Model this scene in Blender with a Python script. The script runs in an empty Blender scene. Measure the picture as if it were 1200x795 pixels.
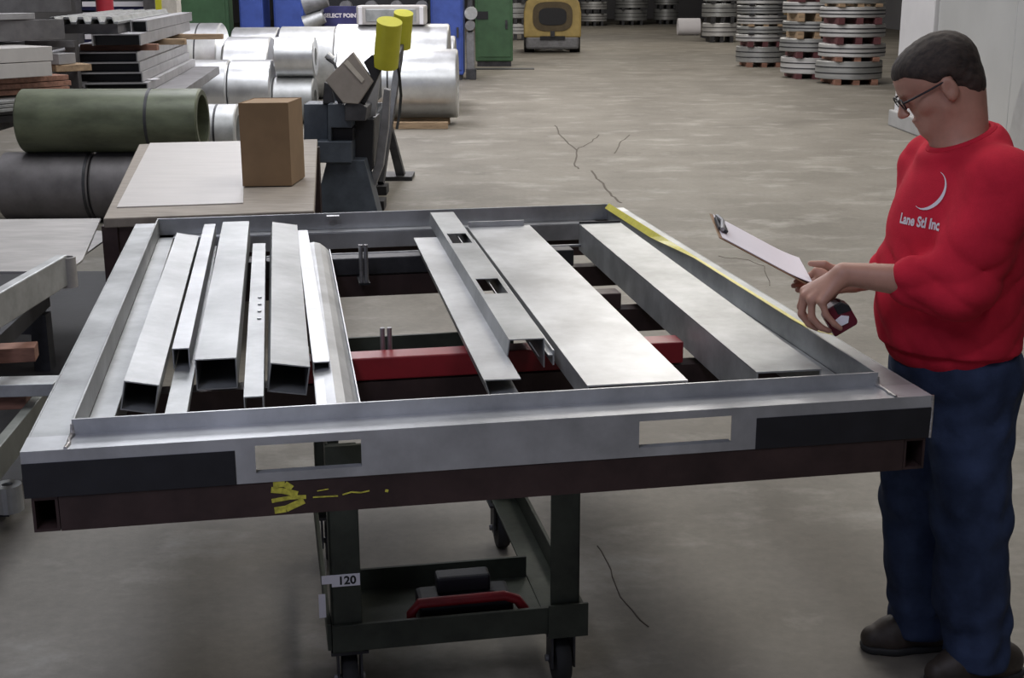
import bpy, bmesh, math, random
import numpy as np
from mathutils import Vector, Matrix
from mathutils.bvhtree import BVHTree

random.seed(7); np.random.seed(7)
scene = bpy.context.scene
C = scene.collection

# ------------------------------------------------------------------ camera
F_PX, PITCH, ROLL, CAM_H = 1555.89, 0.26183, -0.0033, 1.90
cam_data = bpy.data.cameras.new('camera'); cam = bpy.data.objects.new('camera', cam_data); C.objects.link(cam)
cam_data.sensor_fit = 'HORIZONTAL'; cam_data.sensor_width = 36.0
cam_data.lens = F_PX / 1200.0 * 36.0
cam_data.clip_end = 300
_f = Vector((0, math.cos(PITCH), -math.sin(PITCH))); _r0 = Vector((1, 0, 0)); _u0 = _r0.cross(_f)
CR = math.cos(ROLL) * _r0 + math.sin(ROLL) * _u0
CU = -math.sin(ROLL) * _r0 + math.cos(ROLL) * _u0
CF = _f
CAM = Vector((0, 0, CAM_H))
m = Matrix((CR, CU, -CF)).transposed().to_4x4(); m.translation = CAM
cam.matrix_world = m
scene.camera = cam

# ------------------------------------------------------------------ world, lamps, exposure
world = bpy.data.worlds.new('world'); scene.world = world; world.use_nodes = True
world.node_tree.nodes['Background'].inputs[0].default_value = (0.80, 0.88, 1.0, 1)
world.node_tree.nodes['Background'].inputs[1].default_value = 0.30
scene.view_settings.view_transform = 'Standard'
scene.view_settings.look = 'None'
scene.view_settings.gamma = 1.0
scene.view_settings.use_curve_mapping = False
scene.view_settings.exposure = -1.0

LAMP_Z = 7.4
LAMPS = [  # x, y, width, length, power, colour: translucent roof panels
    (-3.2, 7.5, 2.6, 4.5, 500, (0.93, 0.96, 1.0)),
    (2.6, 7.5, 2.6, 4.5, 480, (1.0, 0.96, 0.91)),
    (-3.6, 15.0, 2.6, 4.5, 700, (0.93, 0.94, 1.0)),
    (2.0, 15.0, 2.6, 4.5, 560, (1.0, 0.95, 0.89)),
    (-3.6, 22.0, 2.6, 4.5, 1100, (0.95, 0.94, 1.0)),
    (2.6, 22.5, 2.6, 4.5, 640, (1.0, 0.95, 0.88)),
    (-3.0, 31.0, 2.6, 4.5, 600, (1.0, 0.95, 0.9)),
    (4.0, 31.0, 2.6, 4.5, 560, (1.0, 0.94, 0.86)),
    (1.5, 42.0, 2.6, 4.5, 640, (1.0, 0.94, 0.86)),
    (7.5, 42.0, 2.6, 4.5, 560, (1.0, 0.94, 0.86)),
    (3.0, 56.0, 2.6, 4.5, 640, (1.0, 0.94, 0.86)),
    (-1.3, 0.3, 0.7, 2.4, 150, (0.76, 0.79, 1.0), 4.4),
    (1.5, 0.5, 0.7, 2.4, 55, (0.92, 0.92, 1.0), 4.4),
]
def roof_light(x, y, wd, ln, power, col, z=LAMP_Z):
    d = bpy.data.lights.new('roof_panel_light', 'AREA'); d.shape = 'RECTANGLE'; d.size = wd; d.size_y = ln
    d.energy = power; d.color = col
    o = bpy.data.objects.new('roof_panel_light', d); C.objects.link(o); o.location = (x, y, z)
for L_ in LAMPS: roof_light(*L_)
FILLX, FILLW, FILLH = -3.6, 4.2, 3.6            # cool fill light added behind the camera, set in an invented doorway
dd_ = bpy.data.lights.new('added_fill_light', 'AREA'); dd_.shape = 'RECTANGLE'; dd_.size = FILLW; dd_.size_y = FILLH
dd_.energy = 110; dd_.color = (0.64, 0.70, 1.0)
do_ = bpy.data.objects.new('added_fill_light', dd_); C.objects.link(do_); do_.location = (FILLX, -5.9, FILLH / 2); do_.rotation_euler = (math.radians(90), 0, 0)

# ------------------------------------------------------------------ helpers
def ray(px, py): return CR * ((px - 600) / F_PX) + CU * ((397.5 - py) / F_PX) + CF
def at(px, py, Y):                       # world point at distance Y seen at a photo position
    d = ray(px, py); return CAM + d * (Y / d.y)
def fl(px, py, z=0.0):                   # world point on a level z
    d = ray(px, py); return CAM + d * ((z - CAM_H) / d.z)

MATS = {}
def mat(name, col, rough=0.6, metal=0.0, var=0.15, scale=6.0, bump=0.0, bscale=40.0, col2=None, spec=None, stretch=None, detail=6.0, contrast=(0.35, 0.65)):
    if name in MATS: return MATS[name]
    m = bpy.data.materials.new(name); m.use_nodes = True
    nt = m.node_tree; b = nt.nodes['Principled BSDF']
    b.inputs['Roughness'].default_value = rough; b.inputs['Metallic'].default_value = metal
    if spec is not None: b.inputs['Specular IOR Level'].default_value = spec
    tc = nt.nodes.new('ShaderNodeTexCoord'); mp = nt.nodes.new('ShaderNodeMapping')
    if stretch: mp.inputs['Scale'].default_value = stretch
    nt.links.new(tc.outputs['Object'], mp.inputs['Vector'])
    n = nt.nodes.new('ShaderNodeTexNoise'); n.inputs['Scale'].default_value = scale; n.inputs['Detail'].default_value = detail
    n.inputs['Roughness'].default_value = 0.62
    nt.links.new(mp.outputs[0], n.inputs['Vector'])
    r = nt.nodes.new('ShaderNodeValToRGB')
    c1 = tuple(max(0, x * (1 - var)) for x in col); c2 = col2 if col2 else tuple(min(1, x * (1 + var)) for x in col)
    r.color_ramp.elements[0].position = contrast[0]; r.color_ramp.elements[1].position = contrast[1]
    r.color_ramp.elements[0].color = (*c1, 1); r.color_ramp.elements[1].color = (*c2, 1)
    nt.links.new(n.outputs['Fac'], r.inputs[0]); nt.links.new(r.outputs[0], b.inputs['Base Color'])
    if metal > 0.3:
        mr = nt.nodes.new('ShaderNodeMapRange'); mr.inputs['To Min'].default_value = rough - 0.07; mr.inputs['To Max'].default_value = rough + 0.09
        nt.links.new(n.outputs['Fac'], mr.inputs['Value']); nt.links.new(mr.outputs[0], b.inputs['Roughness'])
    if bump:
        n2 = nt.nodes.new('ShaderNodeTexNoise'); n2.inputs['Scale'].default_value = bscale; n2.inputs['Detail'].default_value = 4
        nt.links.new(mp.outputs[0], n2.inputs['Vector'])
        bp = nt.nodes.new('ShaderNodeBump'); bp.inputs['Strength'].default_value = bump; bp.inputs['Distance'].default_value = 0.01
        nt.links.new(n2.outputs['Fac'], bp.inputs['Height']); nt.links.new(bp.outputs[0], b.inputs['Normal'])
    MATS[name] = m
    return m

GALV = mat('galvanized_steel', (0.355, 0.365, 0.365), 0.42, 0.55, 0.28, 4.0, 0.05, 30)
GALV_B = mat('galvanized_bright', (0.48, 0.49, 0.50), 0.38, 0.6, 0.22, 4.0, 0.05, 25)
GALV_D = mat('galvanized_dull', (0.44, 0.45, 0.45), 0.48, 0.7, 0.2, 7.0, 0.05, 30)
COILM = mat('coil_steel', (0.66, 0.67, 0.68), 0.33, 0.8, 0.10, 5.0, 0.04, 12)
COILG = mat('coil_steel_grey', (0.45, 0.46, 0.46), 0.45, 0.6, 0.15, 5.0, 0.04, 12)
COILD = mat('coil_dark_steel', (0.17, 0.16, 0.165), 0.5, 0.35, 0.2, 5.0, 0.06, 9)
COILGR = mat('coil_green_paint', (0.115, 0.13, 0.085), 0.42, 0.15, 0.28, 3.0, 0.08, 6, stretch=(1, 2.5, 2.5))
SLIT = mat('slit_coil_edge', (0.42, 0.43, 0.43), 0.4, 0.6, 0.25, 60.0, 0, stretch=(0.02, 0.02, 1))
DARK = mat('dark_steel', (0.055, 0.055, 0.06), 0.5, 0.5, 0.3, 8.0, 0.05, 30)
MIDG = mat('grey_paint', (0.20, 0.20, 0.21), 0.5, 0.3, 0.2, 8.0, 0.05, 30)
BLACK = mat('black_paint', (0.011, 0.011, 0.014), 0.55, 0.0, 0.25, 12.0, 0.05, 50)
RUST = mat('brown_primer_steel', (0.046, 0.027, 0.025), 0.5, 0.25, 0.35, 5.0, 0.08, 40)
CARTG = mat('green_cart_paint', (0.036, 0.042, 0.030), 0.55, 0.1, 0.35, 7.0, 0.08, 40)
REDP = mat('red_paint', (0.22, 0.010, 0.016), 0.4, 0.0, 0.2, 6.0)
REDPOST = mat('red_post_paint', (0.36, 0.02, 0.035), 0.5, 0.0, 0.15, 4.0)
YELLOW = mat('yellow_paint', (0.52, 0.50, 0.03), 0.45, 0.0, 0.08, 4.0)
YELTAPE = mat('yellow_tape', (0.62, 0.56, 0.06), 0.4, 0.0, 0.1, 30.0)
CHALK = mat('yellow_chalk', (0.50, 0.46, 0.06), 0.9, 0.0, 0.35, 60.0)
WOOD = mat('lumber', (0.34, 0.24, 0.15), 0.75, 0.0, 0.3, 4.0, 0.1, 20, stretch=(1, 8, 8))
WOODR = mat('reddish_lumber', (0.26, 0.13, 0.09), 0.75, 0.0, 0.3, 4.0, 0.1, 20, stretch=(1, 8, 8))
PLY = mat('worn_plywood', (0.27, 0.235, 0.20), 0.7, 0.0, 0.18, 5.0, 0.05, 20, stretch=(1, 5, 1))
CARD = mat('cardboard', (0.24, 0.155, 0.085), 0.85, 0.0, 0.10, 3.0, 0.03, 60)
CARDIN = mat('cardboard_edge', (0.30, 0.20, 0.115), 0.85, 0.0, 0.10, 3.0)
WHITESH = mat('white_sheet', (0.50, 0.475, 0.46), 0.45, 0.0, 0.05, 3.0, 0.02, 20, stretch=(1, 4, 1))
BLUE = mat('blue_paint', (0.045, 0.085, 0.34), 0.5, 0.0, 0.2, 3.0)
NAVY = mat('navy_paint', (0.03, 0.03, 0.12), 0.55, 0.0, 0.25, 3.0)
GREENM = mat('green_machine_paint', (0.055, 0.125, 0.06), 0.5, 0.0, 0.15, 3.0)
BRAKE = mat('slate_machine_paint', (0.060, 0.072, 0.090), 0.5, 0.2, 0.2, 8.0, 0.05, 40)
BEIGE = mat('taupe_panel_paint', (0.27, 0.24, 0.215), 0.5, 0.1, 0.1, 8.0)
FORKY = mat('faded_yellow_paint', (0.42, 0.31, 0.11), 0.55, 0.0, 0.15, 3.0)
WALLW = mat('white_wall_paint', (0.56, 0.56, 0.58), 0.45, 0.0, 0.05, 1.0)
WALLG = mat('satin_grey_panel', (0.55, 0.56, 0.56), 0.33, 0.35, 0.04, 1.0)
PLINTH = mat('grey_plinth', (0.33, 0.33, 0.33), 0.6, 0.0, 0.1, 3.0)
RUBBER = mat('black_rubber', (0.018, 0.018, 0.018), 0.7, 0.0, 0.2, 10.0)
PAPER = mat('white_paper', (0.88, 0.86, 0.90), 0.8, 0.0, 0.02, 3.0)
BOARD = mat('clipboard_board', (0.33, 0.20, 0.11), 0.6, 0.0, 0.1, 10.0)
WHITEP = mat('white_print', (0.72, 0.68, 0.72), 0.7, 0.0, 0.03, 10.0)
SKIN = mat('skin', (0.45, 0.235, 0.165), 0.5, 0.0, 0.10, 14.0, 0.03, 120)
HAIR = mat('dark_brown_hair', (0.034, 0.023, 0.017), 0.75, 0.0, 0.5, 60.0, 0.12, 200, stretch=(.4, 2, 1))
FABRIC = mat('red_fleece', (0.56, 0.022, 0.045), 0.9, 0.0, 0.08, 14.0, 0.12, 300, spec=0.15)
DENIM = mat('blue_denim', (0.028, 0.042, 0.085), 0.85, 0.0, 0.35, 7.0, 0.15, 250, spec=0.2)
LEATHER = mat('dark_brown_leather', (0.035, 0.026, 0.020), 0.6, 0.0, 0.3, 15.0, 0.1, 60)
STEELROD = mat('steel_rod', (0.30, 0.30, 0.31), 0.4, 0.7, 0.2, 20.0)

class MB:
    def __init__(s): s.v = []; s.f = []
    def add(s, vs, fs):
        n = len(s.v); s.v += [Vector(v) for v in vs]; s.f += [[i + n for i in f] for f in fs]; return s
    def box(s, c, d, rot=None):
        hx, hy, hz = d[0] / 2, d[1] / 2, d[2] / 2
        vs = [Vector((x, y, z)) for x in (-hx, hx) for y in (-hy, hy) for z in (-hz, hz)]
        if rot is not None: vs = [rot @ v for v in vs]
        c = Vector(c); vs = [v + c for v in vs]
        return s.add(vs, [(0, 1, 3, 2), (4, 6, 7, 5), (0, 4, 5, 1), (2, 3, 7, 6), (0, 2, 6, 4), (1, 5, 7, 3)])
    def bb(s, lo, hi):
        return s.box([(a + b) / 2 for a, b in zip(lo, hi)], [abs(b - a) for a, b in zip(lo, hi)])
    def bar(s, p0, p1, w, h, up=Vector((0, 0, 1))):      # rectangular bar from p0 to p1
        p0 = Vector(p0); p1 = Vector(p1); d = p1 - p0; L = d.length; d.normalize()
        side = d.cross(up)
        if side.length < 1e-4: side = Vector((1, 0, 0))
        side.normalize(); u2 = side.cross(d)
        R = Matrix((d, side, u2)).transposed()
        return s.box((p0 + p1) / 2, (L, w, h), R)
    def prism(s, poly, fn, a, b):                        # poly: 2D points, fn(x, y, t) -> 3D
        n = len(poly)
        vs = [fn(x, y, a) for x, y in poly] + [fn(x, y, b) for x, y in poly]
        fs = [tuple(range(n))[::-1], tuple(range(n, 2 * n))] + [(i, (i + 1) % n, n + (i + 1) % n, n + i) for i in range(n)]
        return s.add(vs, fs)
    def cyl(s, p0, p1, r, n=20, r2=None, caps=True):
        p0 = Vector(p0); p1 = Vector(p1); r2 = r if r2 is None else r2
        d = (p1 - p0).normalized(); a = d.orthogonal().normalized(); b = d.cross(a)
        vs = []
        for p, rr in ((p0, r), (p1, r2)):
            for i in range(n):
                t = 2 * math.pi * i / n; vs.append(p + a * (rr * math.cos(t)) + b * (rr * math.sin(t)))
        fs = [(i, (i + 1) % n, n + (i + 1) % n, n + i) for i in range(n)]
        if caps: fs += [tuple(range(n))[::-1], tuple(range(n, 2 * n))]
        return s.add(vs, fs)
    def lathe(s, prof, o, ax, n=40):                     # prof: closed loop of (radius, height)
        o = Vector(o); ax = Vector(ax).normalized(); a = ax.orthogonal().normalized(); b = ax.cross(a)
        k = len(prof); vs = []
        for i in range(n):
            t = 2 * math.pi * i / n; e = a * math.cos(t) + b * math.sin(t)
            for r, h in prof: vs.append(o + e * r + ax * h)
        fs = []
        for i in range(n):
            j = (i + 1) % n
            for q in range(k):
                p = (q + 1) % k
                fs.append((i * k + q, j * k + q, j * k + p, i * k + p))
        return s.add(vs, fs)
    def tube(s, pts, r, n=8):
        pts = [Vector(p) for p in pts]
        vs = []; k = len(pts); prev = None
        for i, p in enumerate(pts):
            d = (pts[min(i + 1, k - 1)] - pts[max(i - 1, 0)]).normalized()
            a = d.orthogonal().normalized() if prev is None else (prev - d * prev.dot(d)).normalized()
            prev = a; b = d.cross(a); rr = r[i] if isinstance(r, (list, tuple)) else r
            for j in range(n):
                t = 2 * math.pi * j / n; vs.append(p + a * (rr * math.cos(t)) + b * (rr * math.sin(t)))
        fs = []
        for i in range(k - 1):
            for j in range(n):
                fs.append((i * n + j, i * n + (j + 1) % n, (i + 1) * n + (j + 1) % n, (i + 1) * n + j))
        fs += [tuple(range(n))[::-1], tuple(range((k - 1) * n, k * n))]
        return s.add(vs, fs)
    def ribbon(s, pts, w, t, nrm=Vector((0, 0, 1))):     # thin flat strip with thickness
        for p, q in zip(pts[:-1], pts[1:]): s.bar(p, q, w, t, nrm)
        return s
    def build(s, name, m, parent=None, smooth=False, bevel=0, world=True, xf=None):
        vs = s.v
        if xf is not None: vs = [xf @ v for v in vs]
        if parent is not None and world:
            inv = ROOTM[parent].inverted(); vs = [inv @ v for v in vs]
        me = bpy.data.meshes.new(name); me.from_pydata([tuple(v) for v in vs], [], s.f)
        bm = bmesh.new(); bm.from_mesh(me); bmesh.ops.recalc_face_normals(bm, faces=bm.faces)
        bm.to_mesh(me); bm.free()
        me.materials.append(m)
        if smooth: 
            for p in me.polygons: p.use_smooth = True
        o = bpy.data.objects.new(name, me); C.objects.link(o)
        if parent is not None:
            o.parent = parent; ROOTM[o] = ROOTM[parent]
        else: ROOTM[o] = Matrix.Identity(4)
        if bevel:
            bv = o.modifiers.new('bevel', 'BEVEL'); bv.width = bevel; bv.segments = 2; bv.limit_method = 'ANGLE'; bv.angle_limit = 0.6
        if smooth:
            es = o.modifiers.new('split', 'EDGE_SPLIT'); es.split_angle = math.radians(38)
        return o
ROOTM = {}
def thing(name, label, cat, loc=(0, 0, 0), rotz=0.0, group=None):
    o = bpy.data.objects.new(name, None); C.objects.link(o); o.empty_display_size = 0.1
    o.location = loc; o.rotation_euler = (0, 0, rotz)
    o['label'] = label; o['category'] = cat
    if group: o['group'] = group
    ROOTM[o] = Matrix.Translation(Vector(loc)) @ Matrix.Rotation(rotz, 4, 'Z')
    return o
def tag(o, label, cat, group=None):
    o['label'] = label; o['category'] = cat
    if group: o['group'] = group
    return o
def struct(o): o['kind'] = 'structure'; return o
def text_mesh(txt, size, bold=0.0):
    cu = bpy.data.curves.new('t', 'FONT'); cu.body = txt; cu.size = size; cu.offset = bold; cu.align_x = 'CENTER'; cu.align_y = 'CENTER'
    cu.extrude = 0.0; cu.resolution_u = 4
    ob = bpy.data.objects.new('t', cu); C.objects.link(ob)
    dg = bpy.context.evaluated_depsgraph_get(); me = bpy.data.meshes.new_from_object(ob.evaluated_get(dg))
    vs = [v.co.copy() for v in me.vertices]; fs = [list(p.vertices) for p in me.polygons]
    bpy.data.objects.remove(ob); bpy.data.curves.remove(cu); bpy.data.meshes.remove(me)
    return vs, fs
def place_text(name, txt, size, o, ex, ey, m, parent, bold=0.0):
    vs, fs = text_mesh(txt, size, bold); ex = Vector(ex).normalized(); ey = Vector(ey).normalized()
    b = MB(); b.add([Vector(o) + ex * v.x + ey * v.y for v in vs], fs)
    return b.build(name, m, parent)

# ------------------------------------------------------------------ the hall
def concrete():
    m = bpy.data.materials.new('worn_concrete'); m.use_nodes = True; nt = m.node_tree; b = nt.nodes['Principled BSDF']
    tc = nt.nodes.new('ShaderNodeTexCoord')
    def noise(scale, det, st=(1, 1, 1)):
        mp = nt.nodes.new('ShaderNodeMapping'); mp.inputs['Scale'].default_value = st
        nt.links.new(tc.outputs['Object'], mp.inputs['Vector'])
        n = nt.nodes.new('ShaderNodeTexNoise'); n.inputs['Scale'].default_value = scale; n.inputs['Detail'].default_value = det
        n.inputs['Roughness'].default_value = 0.65; nt.links.new(mp.outputs[0], n.inputs['Vector']); return n
    def ramp(n, p0, p1, c0, c1):
        r = nt.nodes.new('ShaderNodeValToRGB'); r.color_ramp.elements[0].position = p0; r.color_ramp.elements[1].position = p1
        r.color_ramp.elements[0].color = (*c0, 1); r.color_ramp.elements[1].color = (*c1, 1); nt.links.new(n.outputs['Fac'], r.inputs[0]); return r
    def mix(f, a, bb, mode='MIX'):
        x = nt.nodes.new('ShaderNodeMix'); x.data_type = 'RGBA'; x.blend_type = mode
        if isinstance(f, float): x.inputs[0].default_value = f
        else: nt.links.new(f, x.inputs[0])
        nt.links.new(a, x.inputs[6]); nt.links.new(bb, x.inputs[7]); return x.outputs[2]
    base = ramp(noise(0.7, 8), 0.33, 0.68, (0.155, 0.140, 0.116), (0.255, 0.235, 0.200))
    scuff = ramp(noise(1.9, 14, (0.7, 1.0, 1)), 0.53, 0.70, (0, 0, 0), (0.7, 0.7, 0.7))
    light = nt.nodes.new('ShaderNodeRGB'); light.outputs[0].default_value = (0.40, 0.38, 0.34, 1)
    c = mix(scuff.outputs[0], base.outputs[0], light.outputs[0])
    stain = ramp(noise(2.3, 6), 0.60, 0.74, (0, 0, 0), (0.5, 0.5, 0.5))
    dk = nt.nodes.new('ShaderNodeRGB'); dk.outputs[0].default_value = (0.095, 0.083, 0.068, 1)
    c = mix(stain.outputs[0], c, dk.outputs[0])
    fine = ramp(noise(22, 6), 0.3, 0.7, (0.82, 0.82, 0.82), (1.0, 1.0, 1.0))
    c = mix(1.0, c, fine.outputs[0], 'MULTIPLY')
    nt.links.new(c, b.inputs['Base Color']); b.inputs['Roughness'].default_value = 0.62; b.inputs['Specular IOR Level'].default_value = 0.35
    n2 = noise(30, 6); bp = nt.nodes.new('ShaderNodeBump'); bp.inputs['Strength'].default_value = 0.12; bp.inputs['Distance'].default_value = 0.01
    nt.links.new(n2.outputs['Fac'], bp.inputs['Height']); nt.links.new(bp.outputs[0], b.inputs['Normal'])
    return m
CONC = concrete()
CRACK = mat('crack_dirt', (0.09, 0.075, 0.06), 0.9, 0, 0.2, 20)
floor = struct(MB().bb((-14, -6, -0.2), (16, 75, 0)).build('floor', CONC))
HALLW = mat('pale_hall_wall', (0.24, 0.24, 0.26), 0.8, 0, 0.06, 0.5)
CEILM = mat('pale_ceiling', (0.45, 0.46, 0.49), 0.8, 0, 0.05, 0.5)
struct(MB().bb((-14.2, -6, 0), (-14, 75, 8)).build('wall_left', HALLW))
struct(MB().bb((16, -6, 0), (16.2, 75, 8)).build('wall_right', HALLW))
struct(MB().bb((-14.2, 75, 0), (16.2, 75.2, 8)).build('wall_back', HALLW))
struct(MB().bb((-14.2, -6.2, 0), (16.2, -6, 8)).build('wall_front', HALLW))
struct(MB().bb((-14.2, -6.2, 8), (16.2, 75.2, 8.2)).build('ceiling', CEILM))
for q0, q1 in (((FILLX - FILLW / 2 - .2, -6, 0), (FILLX - FILLW / 2, -5.85, FILLH + .2)), ((FILLX + FILLW / 2, -6, 0), (FILLX + FILLW / 2 + .2, -5.85, FILLH + .2)), ((FILLX - FILLW / 2, -6, FILLH), (FILLX + FILLW / 2, -5.85, FILLH + .2))):
    struct(MB().bb(q0, q1).build('added_door_1', PLINTH))  # unseen door frame, added around the fill light
def crack(pts, w=0.012):
    P = []
    for (a, b), (c_, d) in zip(pts[:-1], pts[1:]):
        for i in range(4):
            t = i / 4; j = 1.5 if i else 0
            P.append(fl(a + (c_ - a) * t + random.uniform(-j, j), b + (d - b) * t + random.uniform(-j, j), 0.0005))
    P.append(fl(*pts[-1], 0.0005))
    MB().ribbon(P, w, 0.003).build('crack', CRACK, floor)
crack([(650, 147), (658, 160), (676, 176), (673, 192), (678, 198)], 0.018)
crack([(676, 176), (690, 168), (702, 158)], 0.014)
crack([(738, 158), (726, 168), (720, 180)], 0.014)
crack([(693, 200), (703, 212), (715, 226), (728, 238)], 0.02)
crack([(842, 300), (870, 304), (896, 312), (902, 335)], 0.005)
crack([(700, 640), (716, 668), (727, 700), (760, 735)], 0.0035)
for L_ in LAMPS:
    x, y, wd, ln = L_[:4]; z = L_[6] if len(L_) > 6 else LAMP_Z
    t = thing('light_housing', 'pale flat light housing hung under the roof, out of view', 'lamp', (x, y, z), 0, 'light housings under the roof')
    MB().bb((x - wd / 2 - .05, y - ln / 2 - 0.05, z + 0.02), (x + wd / 2 + .05, y + ln / 2 + 0.05, z + 0.10)).build('housing', WALLW, t)
    for dy in (-ln * .35, ln * .35): MB().cyl((x, y + dy, z + 0.10), (x, y + dy, 8.0), 0.01, 6).build('hanger_rod', STEELROD, t)

# white partition and satin panel on the right
p_far = fl(1040, 147); p_mid = fl(1101, 161.5)
px_w = p_far.x
t = struct(thing('trim_1', 'white square column partition with grey plinth behind the man', 'partition', (px_w, (p_far.y + p_mid.y) / 2, 0)))
MB().bb((px_w + 0.06, p_mid.y + 0.02, 0.0), (px_w + 1.6, p_far.y - 0.06, 4.5)).build('partition_face', WALLW, t, bevel=0.01)
MB().bb((px_w, p_mid.y + 0.02, 0.0), (px_w + 1.6, p_far.y, 0.22)).build('plinth', PLINTH, t, bevel=0.02)
t2 = struct(thing('trim_2', 'smooth satin grey panel wall behind the man', 'partition', (px_w + 0.1, 11.5, 0)))
y0 = p_mid.y - 0.03
for k in range(4):
    MB().bb((px_w + 0.10, y0 - 2.6 * (k + 1) + 0.01, 0.0), (px_w + 0.2, y0 - 2.6 * k, 4.5)).build('wall_panel', WALLG, t2, bevel=0.01)
for o in (t, t2):
    del o['label'], o['category']

# ------------------------------------------------------------------ coils
def coil(name, label, x0, x1, y, z, R, m, ri=None, group=None, straps=(), cat='steel coil', core=True):
    """steel coil lying on its side, axis along x; (x0, x1) metres, centre at y, z"""
    ri = ri or R * 0.45
    t = thing(name, label, cat, ((x0 + x1) / 2, y, z - R), 0, group)
    b = min(0.02, R * 0.05); L = x1 - x0
    MB().lathe([(ri, 0), (R - b, 0), (R, b), (R, L - b), (R - b, L), (ri, L)], (x0, y, z), (1, 0, 0), 56).build('winding', m, t, smooth=True)
    for s in straps:
        xs = x0 + L * s
        MB().lathe([(R - 0.003, -0.012), (R + 0.004, -0.012), (R + 0.004, 0.012), (R - 0.003, 0.012)], (xs, y, z), (1, 0, 0), 56).build('strap', DARK, t, smooth=True)
    return t
def coil_floor(name, label, px0, px1, ptop, Y, m, group=None, straps=(), lift=0.0):
    a = at(px0, ptop + 30, Y); b = at(px1, ptop + 30, Y); zt = at((px0 + px1) / 2, ptop, Y).z
    R = (zt - lift) / 2
    return coil(name, label, a.x, b.x, Y, lift + R, R, m, None, group, straps), R
def skid(x0, x1, y, label, w=0.5, h=0.08, m=None):
    t = thing('coil_skid', label, 'skid', ((x0 + x1) / 2, y, 0))
    for d in (-w / 2, w / 2):
        MB().bb((x0, y + d - 0.07, 0), (x1, y + d + 0.07, h)).build('timber', m or WOOD, t, bevel=0.006)
    MB().bb((x0 + 0.05, y - w / 2 + 0.07, 0.01), (x0 + 0.15, y + w / 2 - 0.07, h - 0.01)).build('cross_timber', m or WOOD, t)
    return t
GC = 'galvanized coils stored behind the work table'
coil_floor('steel_coil', 'front row galvanized coil nearest the green coil', 226, 271.5, 70, 19.0, COILM, GC)
coil_floor('steel_coil', 'front row galvanized coil right above the cardboard box', 273, 322, 70, 19.0, COILM, GC)
_, Rc = coil_floor('steel_coil', 'low shiny dark galvanized coil under another coil beside the slate machine', 323.5, 370, 90, 19.0, COILG, GC)
a = at(323.5, 65, 19.0); b = at(370, 65, 19.0)
coil('steel_coil', 'grey galvanized coil sitting on the low shiny coil', a.x, b.x, 19.0, 2 * Rc + 0.275, 0.275, COILM, None, GC)
coil_floor('steel_coil', 'galvanized coil peeking over the front row, left of the grey upper coil', 268, 320, 43, 20.3, COILM, GC)
coil_floor('steel_coil', 'bright galvanized coil at the left end of the back row', 216, 262, 27, 22.4, COILM, GC, (0.45,))
coil_floor('steel_coil', 'back row galvanized coil below the left blue machine', 276, 329, 32, 23.6, COILM, GC)
coil_floor('steel_coil', 'back row galvanized coil below the blue lettered sign', 331, 396, 31, 23.2, COILG, GC)
_, RF = coil_floor('steel_coil', 'tall galvanized coil carrying the white package', 396, 527, 28, 20.6, COILM, GC)
gx0 = at(398, 110, 18.75).x; gx1 = at(537, 110, 18.75).x
SKH = 0.09
ztop = at(500, 58, 18.6).z
coil('steel_coil', 'big mirror-bright galvanized coil on timber skid right of the yellow counterweights', gx0, gx1, 18.75, SKH + (ztop - SKH) / 2, (ztop - SKH) / 2, COILM, None, GC, (0.43,))
skid(gx0 + 0.3, gx1 - 0.12, 18.45, 'timber skid under the big mirror-bright coil', 0.62, SKH)
coil_floor('steel_coil', 'galvanized coil just behind the right end of the big bright coil', 470, 534, 42, 21.9, COILM, GC)
a = at(243, 140, 15.0); b = at(280, 140, 15.0); zt = at(262, 122, 15.0).z
coil('steel_coil', 'small galvanized coil between green coil and cardboard box', a.x, b.x, 15.0, zt / 2, zt / 2, COILG, zt * 0.3, GC, (0.35,))
# white package on the tall coil
pA = at(420, 27, 20.6); pB = at(500, 27, 20.6); pz = at(460, 6, 20.6).z
t = thing('wrapped_package', 'white plastic wrapped package on top of the tall coil', 'package', ((pA.x + pB.x) / 2, 20.6, 2 * RF))
MB().bb((pA.x, 20.35, 2 * RF - 0.005), (pB.x, 20.85, pz)).build('wrap', WHITESH, t, bevel=0.03)
MB().bb((pA.x + 0.14, 20.335, 2 * RF + 0.04), (pB.x - 0.14, 20.36, pz - 0.05)).build('clear_window', GALV_D, t, bevel=0.01)
for xx in (pA.x + 0.06, pB.x - 0.06):
    MB().bb((xx - 0.03, 20.33, 2 * RF), (xx + 0.03, 20.36, pz - 0.02)).build('folded_edge', PAPER, t, bevel=0.01)
# green coil over dark grey coils
YG = 11.0
Rg1 = at(60, 182, YG - 0.2).z / 2
a = at(8, 215, YG); b = at(113, 215, YG); c_ = at(115, 215, YG); d = at(172, 215, YG)
coil('steel_coil', 'dark grey painted coil on the floor left of the table', a.x, b.x, YG, Rg1, Rg1, COILD, None, 'dark coils under the green coil', (0.97,))
coil('steel_coil', 'dark grey painted coil half hidden behind the table corner', c_.x, d.x, YG, Rg1, Rg1, COILD, None, 'dark coils under the green coil')
a = at(28, 140, YG); b = at(238, 140, YG); ztg = at(130, 104, YG).z
Rg2 = (ztg - 2 * Rg1) / 2 
coil('steel_coil', 'long olive green painted coil lying on dark coils', a.x, b.x, YG, 2 * Rg1 + Rg2, Rg2, COILGR, Rg2 * 0.8, None, (0.72,))
# coil end at the right edge
cy, cR = 8.6, 0.78
xl = (1181 - 600) / F_PX * 8.6
coil('steel_coil', 'large galvanized coil at the right edge beside the man', xl + 0.28, xl + 1.6, cy, cR, cR, COILM, 0.3)

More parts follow.
